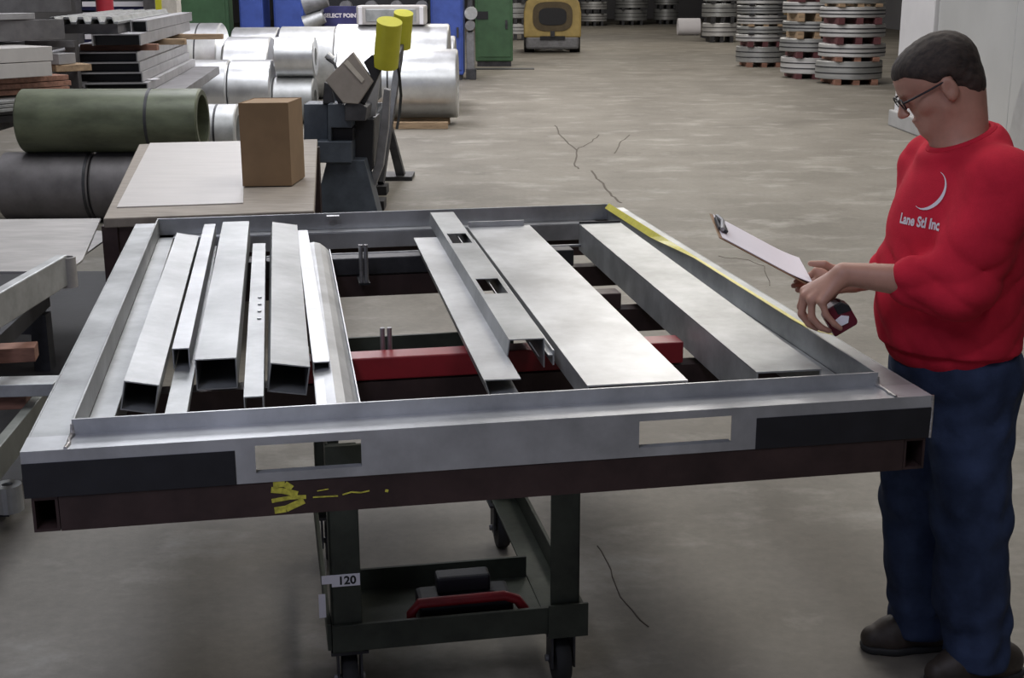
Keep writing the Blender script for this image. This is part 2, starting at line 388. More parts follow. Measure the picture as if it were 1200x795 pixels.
# slit coils in flat stacks on the right
ORD = ['lowest', 'second', 'third', 'fourth', 'fifth', 'sixth', 'seventh', 'eighth', 'ninth', 'tenth']
def flat_coil(loc, R, h, label, group, m, straps=True):
    t = thing('slit_coil', label, 'steel coil', loc, random.uniform(0, 6), group)
    x, y, z = loc
    prof = [(R * 0.45, 0), (R - 0.012, 0), (R, 0.012), (R, h - 0.012), (R - 0.012, h), (R * 0.45, h)]
    MB().lathe(prof, loc, (0, 0, 1), 40).build('winding', m, t, smooth=True)
    if straps:
        n = 2 if h > 0.16 else 1
        for k in range(n):
            zz = h * (k + 1) / (n + 1)
            MB().lathe([(R - 0.004, zz - 0.012), (R + 0.006, zz - 0.012), (R + 0.006, zz + 0.012), (R - 0.004, zz + 0.012)], loc, (0, 0, 1), 40).build('strap', DARK, t, smooth=True)
    return t
def stick_pair(x, y, z, R, h, m, where):
    t = thing('spacer_timbers', where, 'timber', (x, y, z), 0, 'timber spacers between slit coils')
    for d in (-0.55, 0.0, 0.55):
        MB().bb((x + d * R - 0.06, y - R * 0.95, z), (x + d * R + 0.06, y + R * 0.95, z + h)).build('timber', m, t)
def flat_stack(pxc, pyb, R, layers, desc, group):
    o = fl(pxc, pyb, 0); o.y += R; z = 0
    k = 0; n_c = sum(l[0] == 'c' for l in layers)
    for i, (kind, h, m) in enumerate(layers):
        if kind == 't':
            stick_pair(o.x, o.y, z, R, h, m, ('timbers under the %s coil of %s' % (ORD[k], desc)) if k < n_c else 'timbers on top of %s' % desc); z += h
        else:
            flat_coil((o.x + random.uniform(-0.03, 0.03), o.y, z), R * random.uniform(0.96, 1.0), h, '%s coil from the floor in %s' % (ORD[k], desc), group, m); z += h; k += 1
WR = WOODR; RB = mat('maroon_timber', (0.11, 0.035, 0.04), 0.7, 0, 0.2, 5)
SL2 = mat('slit_coil_pale', (0.60, 0.60, 0.60), 0.45, 0.5, 0.2, 60, 0, stretch=(0.02, 0.02, 1))
flat_stack(896, 79, 0.60, [('t', .1, WR), ('c', .36, SLIT), ('t', .12, RB), ('c', .16, SL2), ('t', .03, DARK), ('c', .15, SLIT), ('t', .05, WOOD), ('c', .20, SL2), ('t', .04, DARK), ('c', .18, SLIT), ('t', .04, DARK), ('c', .25, SL2)], 'the tall banded stack', 'tall banded slit coil stack')
flat_stack(956, 93, 0.62, [('t', .1, RB), ('c', .32, SL2), ('t', .12, RB), ('c', .26, SLIT), ('t', .14, WOOD), ('c', .2, SLIT), ('t', .16, WOOD), ('c', .22, SL2), ('t', .16, RB), ('c', .2, SLIT)], 'the stack with yellowish timber', 'wood-spaced slit coil stack')
flat_stack(1004, 100, 0.64, [('t', .1, WR), ('c', .34, SLIT), ('t', .08, WOODR), ('c', .24, SL2), ('t', .13, RB), ('c', .24, SL2), ('t', .12, RB), ('c', .20, SL2), ('t', .06, WOOD), ('c', .25, SLIT)], 'the stack closest to the white partition', 'slit coil stack by the partition')
# wood blocks / board upright between stacks
o = fl(935, 78, 0)
tag(MB().bb((o.x - 0.35, o.y + 1.2, 0), (o.x + 0.35, o.y + 1.3, 2.6)).build('plywood_board', mat('ochre_plywood', (0.32, 0.22, 0.09), 0.7, 0, 0.15, 3), bevel=0.01), 'ochre plywood board upright between two slit coil stacks', 'board')
for (px, py, R, n, desc) in [(846, 50, 0.58, 4, 'the grey stack just left of the tall banded stack'),
                              (697, 30.5, .62, 4, 'the far stack just right of the forklift'),
                              (741, 29.5, .78, 4, 'the middle stack of the far row'), (782, 28.5, .6, 4, 'the far stack left of the white coil'),
                              (604, 47, 0.5, 3, 'the stack between green cabinet and forklift'), (846, 27, .7, 4, 'the far stack right of the white coil')]:
    lay = [('t', .2, DARK)]
    for k in range(n): lay += [('c', random.choice((.34, .42, .5)), random.choice((SLIT, SL2))), ('t', random.choice((.08, .2)), DARK)]
    flat_stack(px, py, R, lay, desc, 'far slit coil stacks')
wc = fl(808, 41.5, 0)
coil('steel_coil', 'small white wrapped coil alone on the far floor', wc.x - 0.42, wc.x + 0.42, wc.y + 0.3, 0.31, 0.31, PAPER, 0.12)
# leaning sheets by that stack
o = fl(832, 47, 0)
tag(MB().bar((o.x, o.y, 0.02), (o.x + 0.35, o.y + 0.3, 1.5), 0.7, 0.05, Vector((0, 1, 0))).build('leaning_sheet', DARK), 'dark steel sheet leaning on the grey stack', 'sheet')

# ------------------------------------------------------------------ machines at the back
def bx(px0, px1, pyb, Y, top, depth, yb=None):
    a = at(px0, pyb, Y); b = at(px1, pyb, Y)
    return a.x, b.x
def cabinet(name, label, px0, px1, Y, top, depth, m, cat='machine', base=0.1, door=True, vent=True):
    x0, x1 = bx(px0, px1, 50, Y, top, depth)
    t = thing(name, label, cat, ((x0 + x1) / 2, Y + depth / 2, 0))
    MB().bb((x0 + 0.04, Y + 0.05, 0), (x1 - 0.04, Y + depth - 0.05, base)).build('plinth', DARK, t)
    MB().bb((x0, Y, base), (x1, Y + depth, top)).build('housing', m, t, bevel=0.03)
    w = x1 - x0
    if door:
        d = MB().bb((x0 + 0.06 * w, Y - 0.02, base + 0.1), (x1 - 0.06 * w, Y + 0.005, top - 0.15)).build('door', m, t, bevel=0.01)
        MB().bb((x0 + 0.80 * w, Y - 0.06, base + 0.75), (x0 + 0.86 * w, Y - 0.018, base + 0.95)).build('handle', DARK, d)
    if vent:
        for k in range(3):
            MB().bb((x0 + 0.25 * w, Y - 0.035, top - 0.32 - 0.06 * k), (x0 + 0.6 * w, Y - 0.018, top - 0.29 - 0.06 * k)).build('vent_slot', BLACK, t)
    return t
cabinet('machine_cabinet', 'green machine housing behind the left galvanized coils', 208, 270, 27.5, 2.3, 0.45, GREENM)
cabinet('machine_cabinet', 'narrow blue machine column left of the second blue column', 282, 310, 27.0, 2.3, 0.8, BLUE)
cabinet('machine_cabinet', 'narrow blue machine column left of the lettered sign', 322, 357, 27.0, 2.3, 0.8, BLUE)
cabinet('machine_cabinet', 'tall blue machine column right of the yellow counterweights', 505, 543, fl(525, 94).y, 2.4, 0.9, BLUE)
gy = fl(580, 78).y
tg = cabinet('machine_cabinet', 'green electrical cabinet left of the forklift', 557, 601, gy, 2.3, 0.9, GREENM, 'cabinet', 0.12, True, False)
gx = at(565, 18, gy)
MB().bb((gx.x - 0.14, gy - 0.035, gx.z - 0.09), (gx.x + 0.14, gy - 0.015, gx.z + 0.09)).build('window', BLACK, tg)
o = fl(575, 81)
tag(MB().bb((o.x - 0.5, o.y - 0.25, 0.0), (o.x + 1.0, o.y + 0.1, 0.02)).build('floor_plate', DARK, bevel=0.005), 'thin dark steel plate on the floor before the green cabinet', 'plate')
# grey post with castings
py_ = fl(549, 93).y
xa = at(546.5, 50, py_).x; xb = at(556, 50, py_).x
t = thing('machine_post', 'grey steel post with castings between blue and green machines', 'post', ((xa + xb) / 2, py_, 0))
MB().bb((xa, py_ - 0.1, 0), (xb, py_ + 0.15, 0.95)).build('post', MIDG, t, bevel=0.015)
MB().bb((xa - 0.01, py_ - 0.14, 0), (xb + 0.03, py_ + 0.2, 0.22)).build('foot', DARK, t, bevel=0.01)
cx_ = (xa + xb) / 2
MB().cyl((cx_, py_ - 0.16, 1.08), (cx_, py_ + 0.16, 1.08), 0.1, 16).build('pulley', MIDG, t, smooth=True)
MB().cyl((cx_ + 0.02, py_ - 0.16, 1.32), (cx_ + 0.02, py_ + 0.16, 1.32), 0.13, 16).build('pulley', GALV_D, t, smooth=True)
MB().bb((cx_ - 0.05, py_ - 0.05, 0.95), (cx_ + 0.05, py_ + 0.1, 1.6)).build('bracket', DARK, t)
# dark machinery between the blue columns
x0 = at(312, 20, 27.6).x; x1 = at(500, 20, 27.6).x
t = thing('roll_former', 'dark roll forming machine running behind the coils', 'machine', ((x0 + x1) / 2, 28, 0))
MB().bb((at(270, 20, 28.2).x, 28.0, 0), (x1, 28.8, 1.0)).build('bed', NAVY, t, bevel=0.02)
MB().bb((x0, 28.3, 1.0), (x1, 28.8, 2.1)).build('housing', BLACK, t, bevel=0.02)
for k in range(6):
    xx = x0 + (x1 - x0) * (0.1 + 0.16 * k)
    MB().cyl((xx, 27.95, 1.15), (xx, 28.3, 1.15), 0.14, 18).build('roller', GALV_D, t, smooth=True)
    MB().cyl((xx + 0.2, 27.95, 1.45), (xx + 0.2, 28.3, 1.45), 0.12, 18).build('roller', MIDG, t, smooth=True)
sa = at(380, 29, 26.6); sb = at(421, 7, 26.6)
t = thing('machine_sign', 'dark blue sign board with white block lettering behind the coils', 'sign', ((sa.x + sb.x) / 2, 26.6, 0))
MB().bb((sa.x, 26.6, sa.z - 0.3), (sb.x, 26.66, sb.z)).build('board', NAVY, t, bevel=0.005)
for xx in (sa.x + 0.08, sb.x - 0.08): MB().bb((xx - 0.03, 26.66, 0), (xx + 0.03, 26.72, sb.z)).build('leg', DARK, t)
sc = (sa + sb) / 2
place_text('lettering', 'SELECT POINT', 0.105, (sc.x, 26.595, sa.z + 0.17), (1, 0, 0), (0, 0, 1), WHITEP, t, 0.004)
# cast clutter
t = thing('reel_head', 'grey cast machine head between blue columns', 'machine', (at(368, 10, 26.2).x, 26.2, 0))
x = at(368, 10, 26.2).x
MB().cyl((x - 0.18, 26.2, 1.15), (x + 0.18, 26.2, 1.3), 0.17, 18, 0.12).build('cast_body', GALV_D, t, smooth=True)
MB().cyl((x - 0.2, 26.25, 1.5), (x + 0.25, 26.25, 1.62), 0.2, 18, 0.14).build('cast_body', MIDG, t, smooth=True)
MB().bb((x - 0.1, 26.25, 0), (x + 0.1, 26.45, 1.5)).build('stand', DARK, t, bevel=0.01)

# forklift seen from behind
fy = fl(645, 62).y
fx0 = at(614, 40, fy).x; fx1 = at(681, 40, fy).x; fcx = (fx0 + fx1) / 2; fw = fx1 - fx0
t = thing('forklift', 'yellow forklift seen from behind in the far aisle', 'forklift', (fcx, fy + 1.2, 0))
def fpt(x, z, y): return Vector((fcx + x, fy + y, z))
hw = fw / 2
prof = [(-hw, .42), (hw, .42), (hw, 1.1), (hw * .93, 1.38), (hw * .8, 1.5), (-hw * .8, 1.5), (-hw * .93, 1.38), (-hw, 1.1)]
MB().prism(prof, lambda x, z, y: fpt(x, z, y), 0.0, 0.9).build('counterweight', FORKY, t, bevel=0.05)
MB().bb((fcx - hw * .95, fy + 0.85, .45), (fcx + hw * .95, fy + 2.3, 1.05)).build('chassis', FORKY, t, bevel=0.04)
n = 28; ov = [(0.62 * hw * math.copysign(abs(math.cos(2 * math.pi * i / n)) ** .6, math.cos(2 * math.pi * i / n)), 1.0 + .36 * math.copysign(abs(math.sin(2 * math.pi * i / n)) ** .6, math.sin(2 * math.pi * i / n))) for i in range(n)]
MB().prism([(x * 1.12, (z - 1.0) * 1.12 + 1.0) for x, z in ov], lambda x, z, y: fpt(x, z, y), -0.03, 0.02).build('grille_surround', mat('dark_ochre', (.10, .075, .04), .7), t)
MB().prism([(x * .78, (z - 1.0) * .66 + 1.0) for x, z in ov], lambda x, z, y: fpt(x, z, y), -0.05, 0.0).build('radiator_grille', BLACK, t)
MB().bb((fcx - hw * .93, fy + 0.02, .1), (fcx + hw * .93, fy + .8, .46)).build('lower_weight', MIDG, t, bevel=0.06)
MB().bb((fcx - .35, fy - .02, .36), (fcx + .35, fy + .1, .46)).build('tow_slot', BLACK, t)
MB().bb((fcx - .06, fy - .06, .44), (fcx + .06, fy + .02, .6)).build('tow_pin', DARK, t)
for sx in (-1, 1):
    for yy in (.45, 1.9):
        MB().cyl((fcx + sx * hw * .98, fy + yy, .3), (fcx + sx * (hw * .98 - .28), fy + yy, .3), .3, 22).build('wheel', RUBBER, t, smooth=True)
    MB().bar(fpt(sx * hw * .82, 1.5, .2), fpt(sx * hw * .78, 2.3, .4), .09, .09).build('guard_post', BLACK, t)
    MB().bar(fpt(sx * hw * .82, 1.0, 2.1), fpt(sx * hw * .78, 2.3, 1.7), .09, .09).build('guard_post', BLACK, t)
    MB().bb((fcx + sx * .32 - .06, fy + 2.35, .05), (fcx + sx * .32 + .06, fy + 2.45, 2.4)).build('mast_rail', DARK, t)
    MB().bb((fcx + sx * .3 - .06, fy + 2.45, .05), (fcx + sx * .3 + .06, fy + 3.5, .1)).build('fork', DARK, t)
MB().bb((fcx - hw * .82, fy + .35, 2.27), (fcx + hw * .82, fy + 1.75, 2.33)).build('overhead_guard', BLACK, t)
MB().bb((fcx - .28, fy + .8, 1.05), (fcx + .28, fy + 1.4, 1.3)).build('seat', BLACK, t, bevel=0.05)
MB().bb((fcx - .28, fy + .8, 1.25), (fcx + .28, fy + .95, 1.75)).build('seat_back', BLACK, t, bevel=0.05)
# ------------------------------------------------------------------ left background: steel bundles
d_ax = Vector((-0.12, 0.99, 0)).normalized()
NR = at(165, 60, 13.0)
def bundle_bar(name, label, z0, z1, w, ln, shift, back, m, cat='steel channel', group=None, endm=None):
    """long bundle with its near end facing the camera; right edge through NR"""
    side = Vector((d_ax.y, -d_ax.x, 0))            # to the right
    n = Vector((NR.x, NR.y, 0)) + side * shift + d_ax * back
    t = thing(name, label, cat, (n.x, n.y, z0), 0, group)
    P = lambda s, l, z: n - side * s + d_ax * l + Vector((0, 0, z))
    th = 0.012
    mb = MB()
    def slab(s0, s1, za, zb, l0=0, l1=ln):
        vs = [P(s, l, z) for s in (s0, s1) for l in (l0, l1) for z in (za, zb)]
        mb.add(vs, [(0, 1, 3, 2), (4, 6, 7, 5), (0, 4, 5, 1), (2, 3, 7, 6), (0, 2, 6, 4), (1, 5, 7, 3)])
    slab(0, w, z1 - th, z1); slab(0, th, z0, z1 - th); slab(w - th, w, z0, z1 - th); 
    mb.build('channel_skin', m, t)
    mb2 = MB(); mb = mb2
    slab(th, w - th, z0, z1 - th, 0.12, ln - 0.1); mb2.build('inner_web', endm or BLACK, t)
    return t
BG = 'bundled steel channels behind the green coil'
SBR = mat('bundle_grey', (0.33, 0.325, 0.335), 0.5, 0.3, 0.12, 6)
SBD = mat('bundle_dark_grey', (0.15, 0.145, 0.15), 0.5, 0.3, 0.2, 6)
bundle_bar('channel_bundle', 'dark steel bundle at the bottom of the pile behind the green coil', 0.0, 0.80, 1.1, 4.2, 0.12, -0.15, SBD, 'steel bundle')
bundle_bar('steel_channel', 'lower broad grey channel lying just above the green coil', 0.805, 0.90, 0.85, 4.2, 0.35, -0.1, SBD, group=BG)
bundle_bar('steel_channel', 'broad grey channel carrying the white offcut above the green coil', 0.905, 0.99, 0.6, 4.2, 0.05, -0.05, SBR, group=BG)
for k, nm in enumerate(('lowest', 'middle', 'topmost')):
    bundle_bar('steel_channel', '%s of three equal grey channels stacked behind the green coil' % nm, 0.995 + 0.095 * k, 1.085 + 0.095 * k, 0.85 + 0.02 * k, 4.0, -0.02 * k, 0.02 * k, SBR, group=BG)
side = Vector((d_ax.y, -d_ax.x, 0))
def blk(s, l, z, dims, m, label, ang=0.0):
    p = Vector((NR.x, NR.y, 0)) - side * s + d_ax * l
    o = MB().box((p.x, p.y, z + dims[2] / 2), dims, Matrix.Rotation(ang, 3, 'Z')).build('timber_block', m, None, bevel=0.004)
    tag(o, label, 'timber', 'timber blocks in the steel pile')
blk(0.25, 0.35, 1.277, (0.75, 0.09, 0.062), WOODR, 'reddish timber block nearest the camera on the three channels')
blk(0.05, 1.6, 1.277, (0.6, 0.09, 0.062), WOOD, 'middle timber block on the three channels')
blk(-0.05, 3.0, 1.277, (0.95, 0.09, 0.062), WOOD, 'farthest timber block sticking out past the three channels')
bundle_bar('steel_channel', 'single pale grey channel on timber blocks above the three channels', 1.342, 1.45, 0.45, 4.2, 0.02, -0.1, SBR, group=BG)
# corrugated sheets
def corrugated(label, z, n, pitch, ln, s0, back):
    p0 = Vector((NR.x, NR.y, z)) - side * s0 + d_ax * back
    t = thing('corrugated_sheet', label, 'roof sheet', p0, 0)
    prof = []
    for i in range(n):
        x = i * pitch
        prof += [(x, 0), (x + pitch * .28, 0), (x + pitch * .42, .045), (x + pitch * .78, .045), (x + pitch * .92, 0)]
    top = [(x, y + .02) for x, y in prof]; poly = prof + top[::-1]
    mb = MB(); k = len(prof)
    for i in range(k - 1):
        q = [prof[i], prof[i + 1], top[i + 1], top[i]]
        vs = [p0 - side * x + d_ax * l + Vector((0, 0, y)) for l in (0, ln) for x, y in q]
        mb.add(vs, [(0, 1, 2, 3), (7, 6, 5, 4), (0, 4, 5, 1), (1, 5, 6, 2), (2, 6, 7, 3), (3, 7, 4, 0)])
    mb.build('sheet', GALV, t)
    dk = MB(); vs = []
    a = p0 + d_ax * 0.15 - side * 0.03; 
    dk.add([p - side * s + Vector((0, 0, zz)) for p in (a, a + d_ax * (ln - .3)) for s in (0, n * pitch - .1) for zz in (-0.09, -0.002)], [(0, 1, 3, 2), (4, 6, 7, 5), (0, 4, 5, 1), (2, 3, 7, 6), (0, 2, 6, 4), (1, 5, 7, 3)])
    dk.build('lower_sheets', SBD, t)
    return t
corrugated('corrugated galvanized roof sheets on top of the pile by the red post', 1.545, 5, 0.13, 4.0, 0.16, -0.2)
bundle_bar('steel_channel', 'grey channel beside the corrugated sheets at the top of the pile', 1.455, 1.56, 0.16, 4.0, 0.02, 0.4, SBR, group=BG)
# white folded offcut
p = at(186, 96, 13.3); q = at(150, 97, 13.3)
tag(MB().bar((q.x, q.y, 0.995), (p.x, p.y, 1.0), 0.12, 0.004).build('sheet_offcut', PAPER), 'small white sheet offcut on the broad grey channel', 'sheet') 
# posts and bright rack behind
x0 = at(113, 10, 18.5).x; x1 = at(133, 10, 18.5).x
t = thing('red_post', 'round red steel post behind the corrugated sheets', 'post', ((x0 + x1) / 2, 18.5, 0))
MB().cyl(((x0 + x1) / 2, 18.5, 0.02), ((x0 + x1) / 2, 18.5, 4.0), (x1 - x0) / 2, 24).build('post', REDPOST, t, smooth=True)
MB().bb((x0 - .1, 18.3, 0), (x1 + .1, 18.7, .02)).build('base_plate', DARK, t)
x0 = at(183, 10, 21).x; x1 = at(207, 10, 21).x
t = thing('guard_column', 'cream building column with yellow edge left of the green machine', 'column', ((x0 + x1) / 2, 21, 0))
MB().bb((x0 + .08, 21, 0), (x1, 21.3, 5)).build('column', mat('cream_paint', (.5, .47, .42), .6), t)
MB().bb((x0, 20.97, 0), (x0 + .09, 21.3, 5)).build('yellow_edge', YELLOW, t)
MB().bb((x0 + .09, 20.96, 0), (x1, 21.0, 1.42)).build('yellow_guard', YELLOW, t)
x0 = at(92, 10, 22).x; x1 = at(168, 10, 22).x
t = thing('sheet_rack', 'shelf rack of bright white sheets behind the red post', 'rack', ((x0 + x1) / 2, 22.3, 0))
for xx in (x0, x1 + .3): MB().bb((xx - .05, 22, 0), (xx + .05, 22.8, 3)).build('upright', SBD, t)
for k in range(6):
    z = 1.0 + .17 * k
    MB().bb((x0 + .05, 22, z), (x1 + .25, 22.8, z + .05)).build('shelf', NAVY, t)
    MB().bb((x0 + .08, 21.95, z + .052), (x1 + .2, 22.75, z + .13)).build('white_sheet', PAPER, t)
x0 = at(168, 10, 21.5).x; x1 = at(182, 10, 21.5).x
tag(MB().bb((x0, 21.5, 0), (x1, 21.9, 2.5)).build('grey_cabinet', SBD, bevel=.01), 'dark grey cabinet between white rack and cream column', 'cabinet')

# far left shelves of sheet bundles
t = thing('pallet_rack', 'dark steel rack holding sheet bundles at the left edge', 'rack', (at(20, 60, 12.5).x, 12.5, 0))
xr = at(84, 60, 12.5).x; xl_ = xr - 2.6
for xx in (xr - .06, xl_):
    for yy in (12.70,): MB().bb((xx - .05, yy - .05, 0), (xx + .05, yy + .05, 1.40)).build('upright', SBD, t)
zs = (0.72, 0.87, 1.40)
for z in zs:
    MB().bb((xl_, 12.60, z - .06), (xr - .01, 12.66, z)).build('beam', SBD, t)
    for xx in (xr - .5, xl_ + .5): MB().bb((xx - .04, 11.6, z - .06), (xx + .04, 12.60, z)).build('arm', SBD, t)
def slabpx(name, label, cat, pa, pb, Y0, Y1, ln, z0, z1, m, group=None, n=1):
    """sheet bundle: front face runs from pa (photo x) at distance Y0 to pb at Y1"""
    a = at(pa, 60, Y0); b = at(pb, 60, Y1); a.z = b.z = 0
    d = (b - a).normalized(); nrm = Vector((-d.y, d.x, 0))
    if nrm.y < 0: nrm = -nrm
    t = thing(name, label, cat, ((a.x + b.x) / 2, (a.y + b.y) / 2, z0), 0, group)
    h = (z1 - z0) / n
    for k in range(n):
        e = d * (0.02 * (k % 2))
        vs = [p + e + nrm * l + Vector((0, 0, z)) for p in (a, b) for l in (0, ln) for z in (z0 + h * k, z0 + h * (k + 1) - (0.006 if n > 1 else 0))]
        MB().add(vs, [(0, 1, 3, 2), (4, 6, 7, 5), (0, 4, 5, 1), (2, 3, 7, 6), (0, 2, 6, 4), (1, 5, 7, 3)]).build('sheet_pack', m, t, bevel=.004)
    return t
slabpx('sheet_bundle', 'stack of white coated sheets with a split down the middle, left edge', 'sheets', -70, 59, 10.9, 11.7, 1.0, 1.14, 1.395, WHITESH, None, 2)
slabpx('timber_pallet', 'weathered brown timber layer under the white sheets', 'pallet', -70, 78, 11.1, 12.0, 0.7, 0.985, 1.135, WOODR, None, 3)
slabpx('sheet_bundle', 'worn grey steel sheets with bent edges under the brown timber', 'sheets', -70, 104, 10.7, 12.1, 0.6, 0.875, 0.975, GALV_D, None, 3)
slabpx('sheet_bundle', 'dark sheet bundle low on the left rack', 'sheets', -70, 100, 11.6, 12.2, 0.5, 0.725, 0.86, SBD, None, 2)
slabpx('steel_beam', 'dark grey steel beam on the left rack above the white sheets', 'beam', -60, 78, 11.6, 12.4, 0.3, 1.42, 1.60, SBD)
slabpx('steel_beam', 'pale channel lying on top of the dark beam at left', 'beam', -60, 45, 11.5, 12.2, 0.25, 1.605, 1.66, SBR)
slabpx('steel_beam', 'dark steel beam highest on the left rack', 'beam', -60, 88, 12.0, 12.5, 0.25, 1.66, 1.80, SBD)
slabpx('plywood_scrap', 'pale torn plywood scrap sticking out beside the white sheets', 'board', 64, 106, 12.2, 12.4, 0.3, 1.14, 1.20, WOOD)
slabpx('sheet_offcut', 'grey sheet end beside the white coated sheets', 'sheet', 68, 88, 12.2, 12.4, 0.35, 1.205, 1.30, SBR)

# ------------------------------------------------------------------ work table, box
TZ = 0.75
tp = [fl(121, 256, TZ), fl(368, 247, TZ), fl(372, 163, TZ), fl(163, 169, TZ)]
t = thing('work_table', 'worn plywood work table behind the steel frame', 'table', (sum(p.x for p in tp) / 4, sum(p.y for p in tp) / 4, 0))
cen = sum((Vector((p.x, p.y, 0)) for p in tp), Vector()) / 4
MB().prism([(p.x, p.y) for p in tp], lambda x, y, z: Vector((x, y, z)), TZ - .05, TZ).build('tabletop', PLY, t, bevel=.006)
ins = [cen + (Vector((p.x, p.y, 0)) - cen) * .95 for p in tp]
for i in range(4):
    a, b = ins[i], ins[(i + 1) % 4]
    MB().bar((a.x, a.y, TZ - .12), (b.x, b.y, TZ - .12), .04, .14).build('apron', RUST, t)
    MB().bar((a.x, a.y, 0), (a.x, a.y, TZ - .05), .08, .08).build('leg', RUST, t)
sp = [fl(137, 244, TZ), fl(285, 239, TZ), fl(287, 166, TZ), fl(176, 168.5, TZ)]
tag(MB().prism([(p.x, p.y) for p in sp], lambda x, y, z: Vector((x, y, z)), TZ + .0005, TZ + .006).build('white_sheet', WHITESH), 'scuffed white sheet lying on the plywood table', 'sheet')
A, B, C3 = fl(284.6, 220, TZ), fl(342, 219, TZ), fl(357.5, 208.5, TZ)
D = A + C3 - B; bh = at(283, 121, A.y).z - TZ
t = thing('cardboard_box', 'tall brown cardboard box standing on the table', 'box', ((A.x + C3.x) / 2, (A.y + C3.y) / 2, TZ))
q = [(p.x, p.y) for p in (A, B, C3, D)]
cb = Vector(((A.x + C3.x) / 2, (A.y + C3.y) / 2))
q2 = [tuple(cb + (Vector(p) - cb) * .965) for p in q]
mb = MB(); z0, z1 = TZ + .007, TZ + bh
for i in range(4):
    j = (i + 1) % 4
    mb.add([(*q[i], z0), (*q[j], z0), (*q[j], z1), (*q[i], z1), (*q2[i], z0), (*q2[j], z0), (*q2[j], z1), (*q2[i], z1)],
           [(0, 1, 2, 3), (5, 4, 7, 6), (3, 2, 6, 7), (0, 4, 5, 1), (0, 3, 7, 4), (1, 5, 6, 2)])
mb.prism(q2, lambda x, y, z: Vector((x, y, z)), z0, z0 + .01)
mb.build('carton', CARD, t)
mid = [((q2[0][0] + q2[3][0]) / 2, (q2[0][1] + q2[3][1]) / 2), ((q2[1][0] + q2[2][0]) / 2, (q2[1][1] + q2[2][1]) / 2)]
for a, b, c_, d in ((q2[0], q2[1], mid[1], mid[0]), (mid[0], mid[1], q2[2], q2[3])):
    MB().prism([a, b, c_, d], lambda x, y, z: Vector((x, y, z)), z1 - .008, z1 - .003).build('flap', CARDIN, t)

# ------------------------------------------------------------------ hand brake machine
BY = 10.6
t = thing('bending_brake', 'slate grey sheet metal brake with yellow counterweights behind the table', 'machine', (at(405, 262, BY).x, 12.0, 0))
def plate(name, pts, Y, th, m, bev=.006):
    P = [at(x, y, Y) for x, y in pts]
    for p in P: p.z = max(p.z, 0.0)
    return MB().prism([(p.x, p.z) for p in P], lambda x, z, y: Vector((x, y, z)), Y, Y + th).build(name, m, t, bevel=bev)
plate('pedestal', [(364, 266), (447, 266), (427, 188), (383, 188)], BY, .30, BRAKE)
plate('head_block', [(371, 191), (412, 191), (412, 166), (371, 166)], BY - .06, .40, BRAKE)
plate('head_block', [(356, 190), (384, 190), (384, 122), (356, 122)], BY + .12, .3, BRAKE)
plate('head_block', [(384, 166), (388, 166), (388, 150), (412, 150), (412, 128), (402, 122), (384, 122)], BY - .04, .36, BRAKE)
plate('jaw', [(388, 166), (414, 166), (414, 150), (388, 150)], BY + .05, .25, BLACK)
plate('clamp_block', [(404, 142), (428, 142), (430, 126), (420, 120), (404, 122)], BY - .1, .4, DARK)
plate('link', [(378, 122), (392, 122), (388, 100), (380, 96)], BY + .1, .05, DARK)
plate('link', [(396, 122), (404, 122), (390, 92), (384, 94)], BY + .02, .05, DARK)
pp = plate('apron_panel', [(381, 94), (413, 61), (437, 96), (420, 122), (402, 121)], BY - .12, .10, BEIGE)
P = [at(x, y, BY - .125) for x, y in ((403, 74), (407, 70), (427, 93), (424, 97))]
MB().prism([(p.x, p.z) for p in P], lambda x, z, y: Vector((x, y, z)), BY - .13, BY - .122).build('data_label', mat('cream_label', (.5, .46, .40), .6), pp)
plate('counterweight_arm', [(426, 73), (436, 64), (452, 78), (446, 84), (428, 122), (420, 120), (434, 88)], BY - .05, .10, BLACK)
plate('back_plate', [(431, 92), (447, 80), (440, 136), (428, 141)], BY + .35, .05, SBR)
plate('end_leg', [(450, 104), (457, 106), (455, 150), (449, 195), (433, 236), (425, 236), (440, 190), (446, 140)], BY + .25, .12, MIDG)
plate('gear_housing', [(412, 142), (438, 140), (436, 200), (424, 212), (414, 190)], BY + .2, .5, BLACK)
a = at(452, 77, BY); b = at(456.5, 25, BY - .13)
w = MB().cyl(a, b, .098, 32).build('counterweight', YELLOW, t, smooth=True)
a = at(470, 55, 13.5); b = at(473, 15, 13.38)
MB().cyl(a, b, .095, 32).build('counterweight', YELLOW, t, smooth=True)
P = [at(452, 150, 13.4), at(460, 148, 13.4), at(476, 209, 13.4), at(466, 209, 13.4), at(444, 230, 12.8)]
MB().prism([(p.x, max(p.z, 0.0)) for p in P[:4]], lambda x, z, y: Vector((x, y, z)), 13.3, 13.45).build('end_leg', DARK, t)
a = at(468, 200, 13.4)
MB().bb((a.x - .16, 13.2, 0), (a.x + .14, 13.6, .04)).build('foot', DARK, t)
MB().bb((at(410, 150, 12).x, BY + .3, .35), (at(438, 150, 12).x, 13.5, .75)).build('bed', BRAKE, t, bevel=.01)
MB().bb((at(405, 150, 12).x, BY + .3, .80), (at(430, 150, 12).x, 13.5, 1.05)).build('clamp_beam', BRAKE, t, bevel=.01)
MB().bar(at(462, 72, 12.0), at(469, 56, 13.4), .07, .07).build('counterweight_arm', BLACK, t)
MB().bar(at(446, 215, 12.4), at(469, 60, 13.4), .06, .06).build('strut', DARK, t)
MB().tube([at(464, 66, 11.2), at(468, 88, 11.3), at(470, 112, 11.35), at(468, 135, 11.35), at(465, 151, 11.3)], .012, 8).build('cable', RUBBER, t, smooth=True)
for (x0, x1, y0, y1) in ((438, 453, 218, 229), (435, 450, 237, 247)):
    a = fl(x0, y1); b = fl(x1, y1)
    MB().bb((a.x, a.y, 0), (b.x, a.y + .25, .08)).build('foot', BLACK, t)
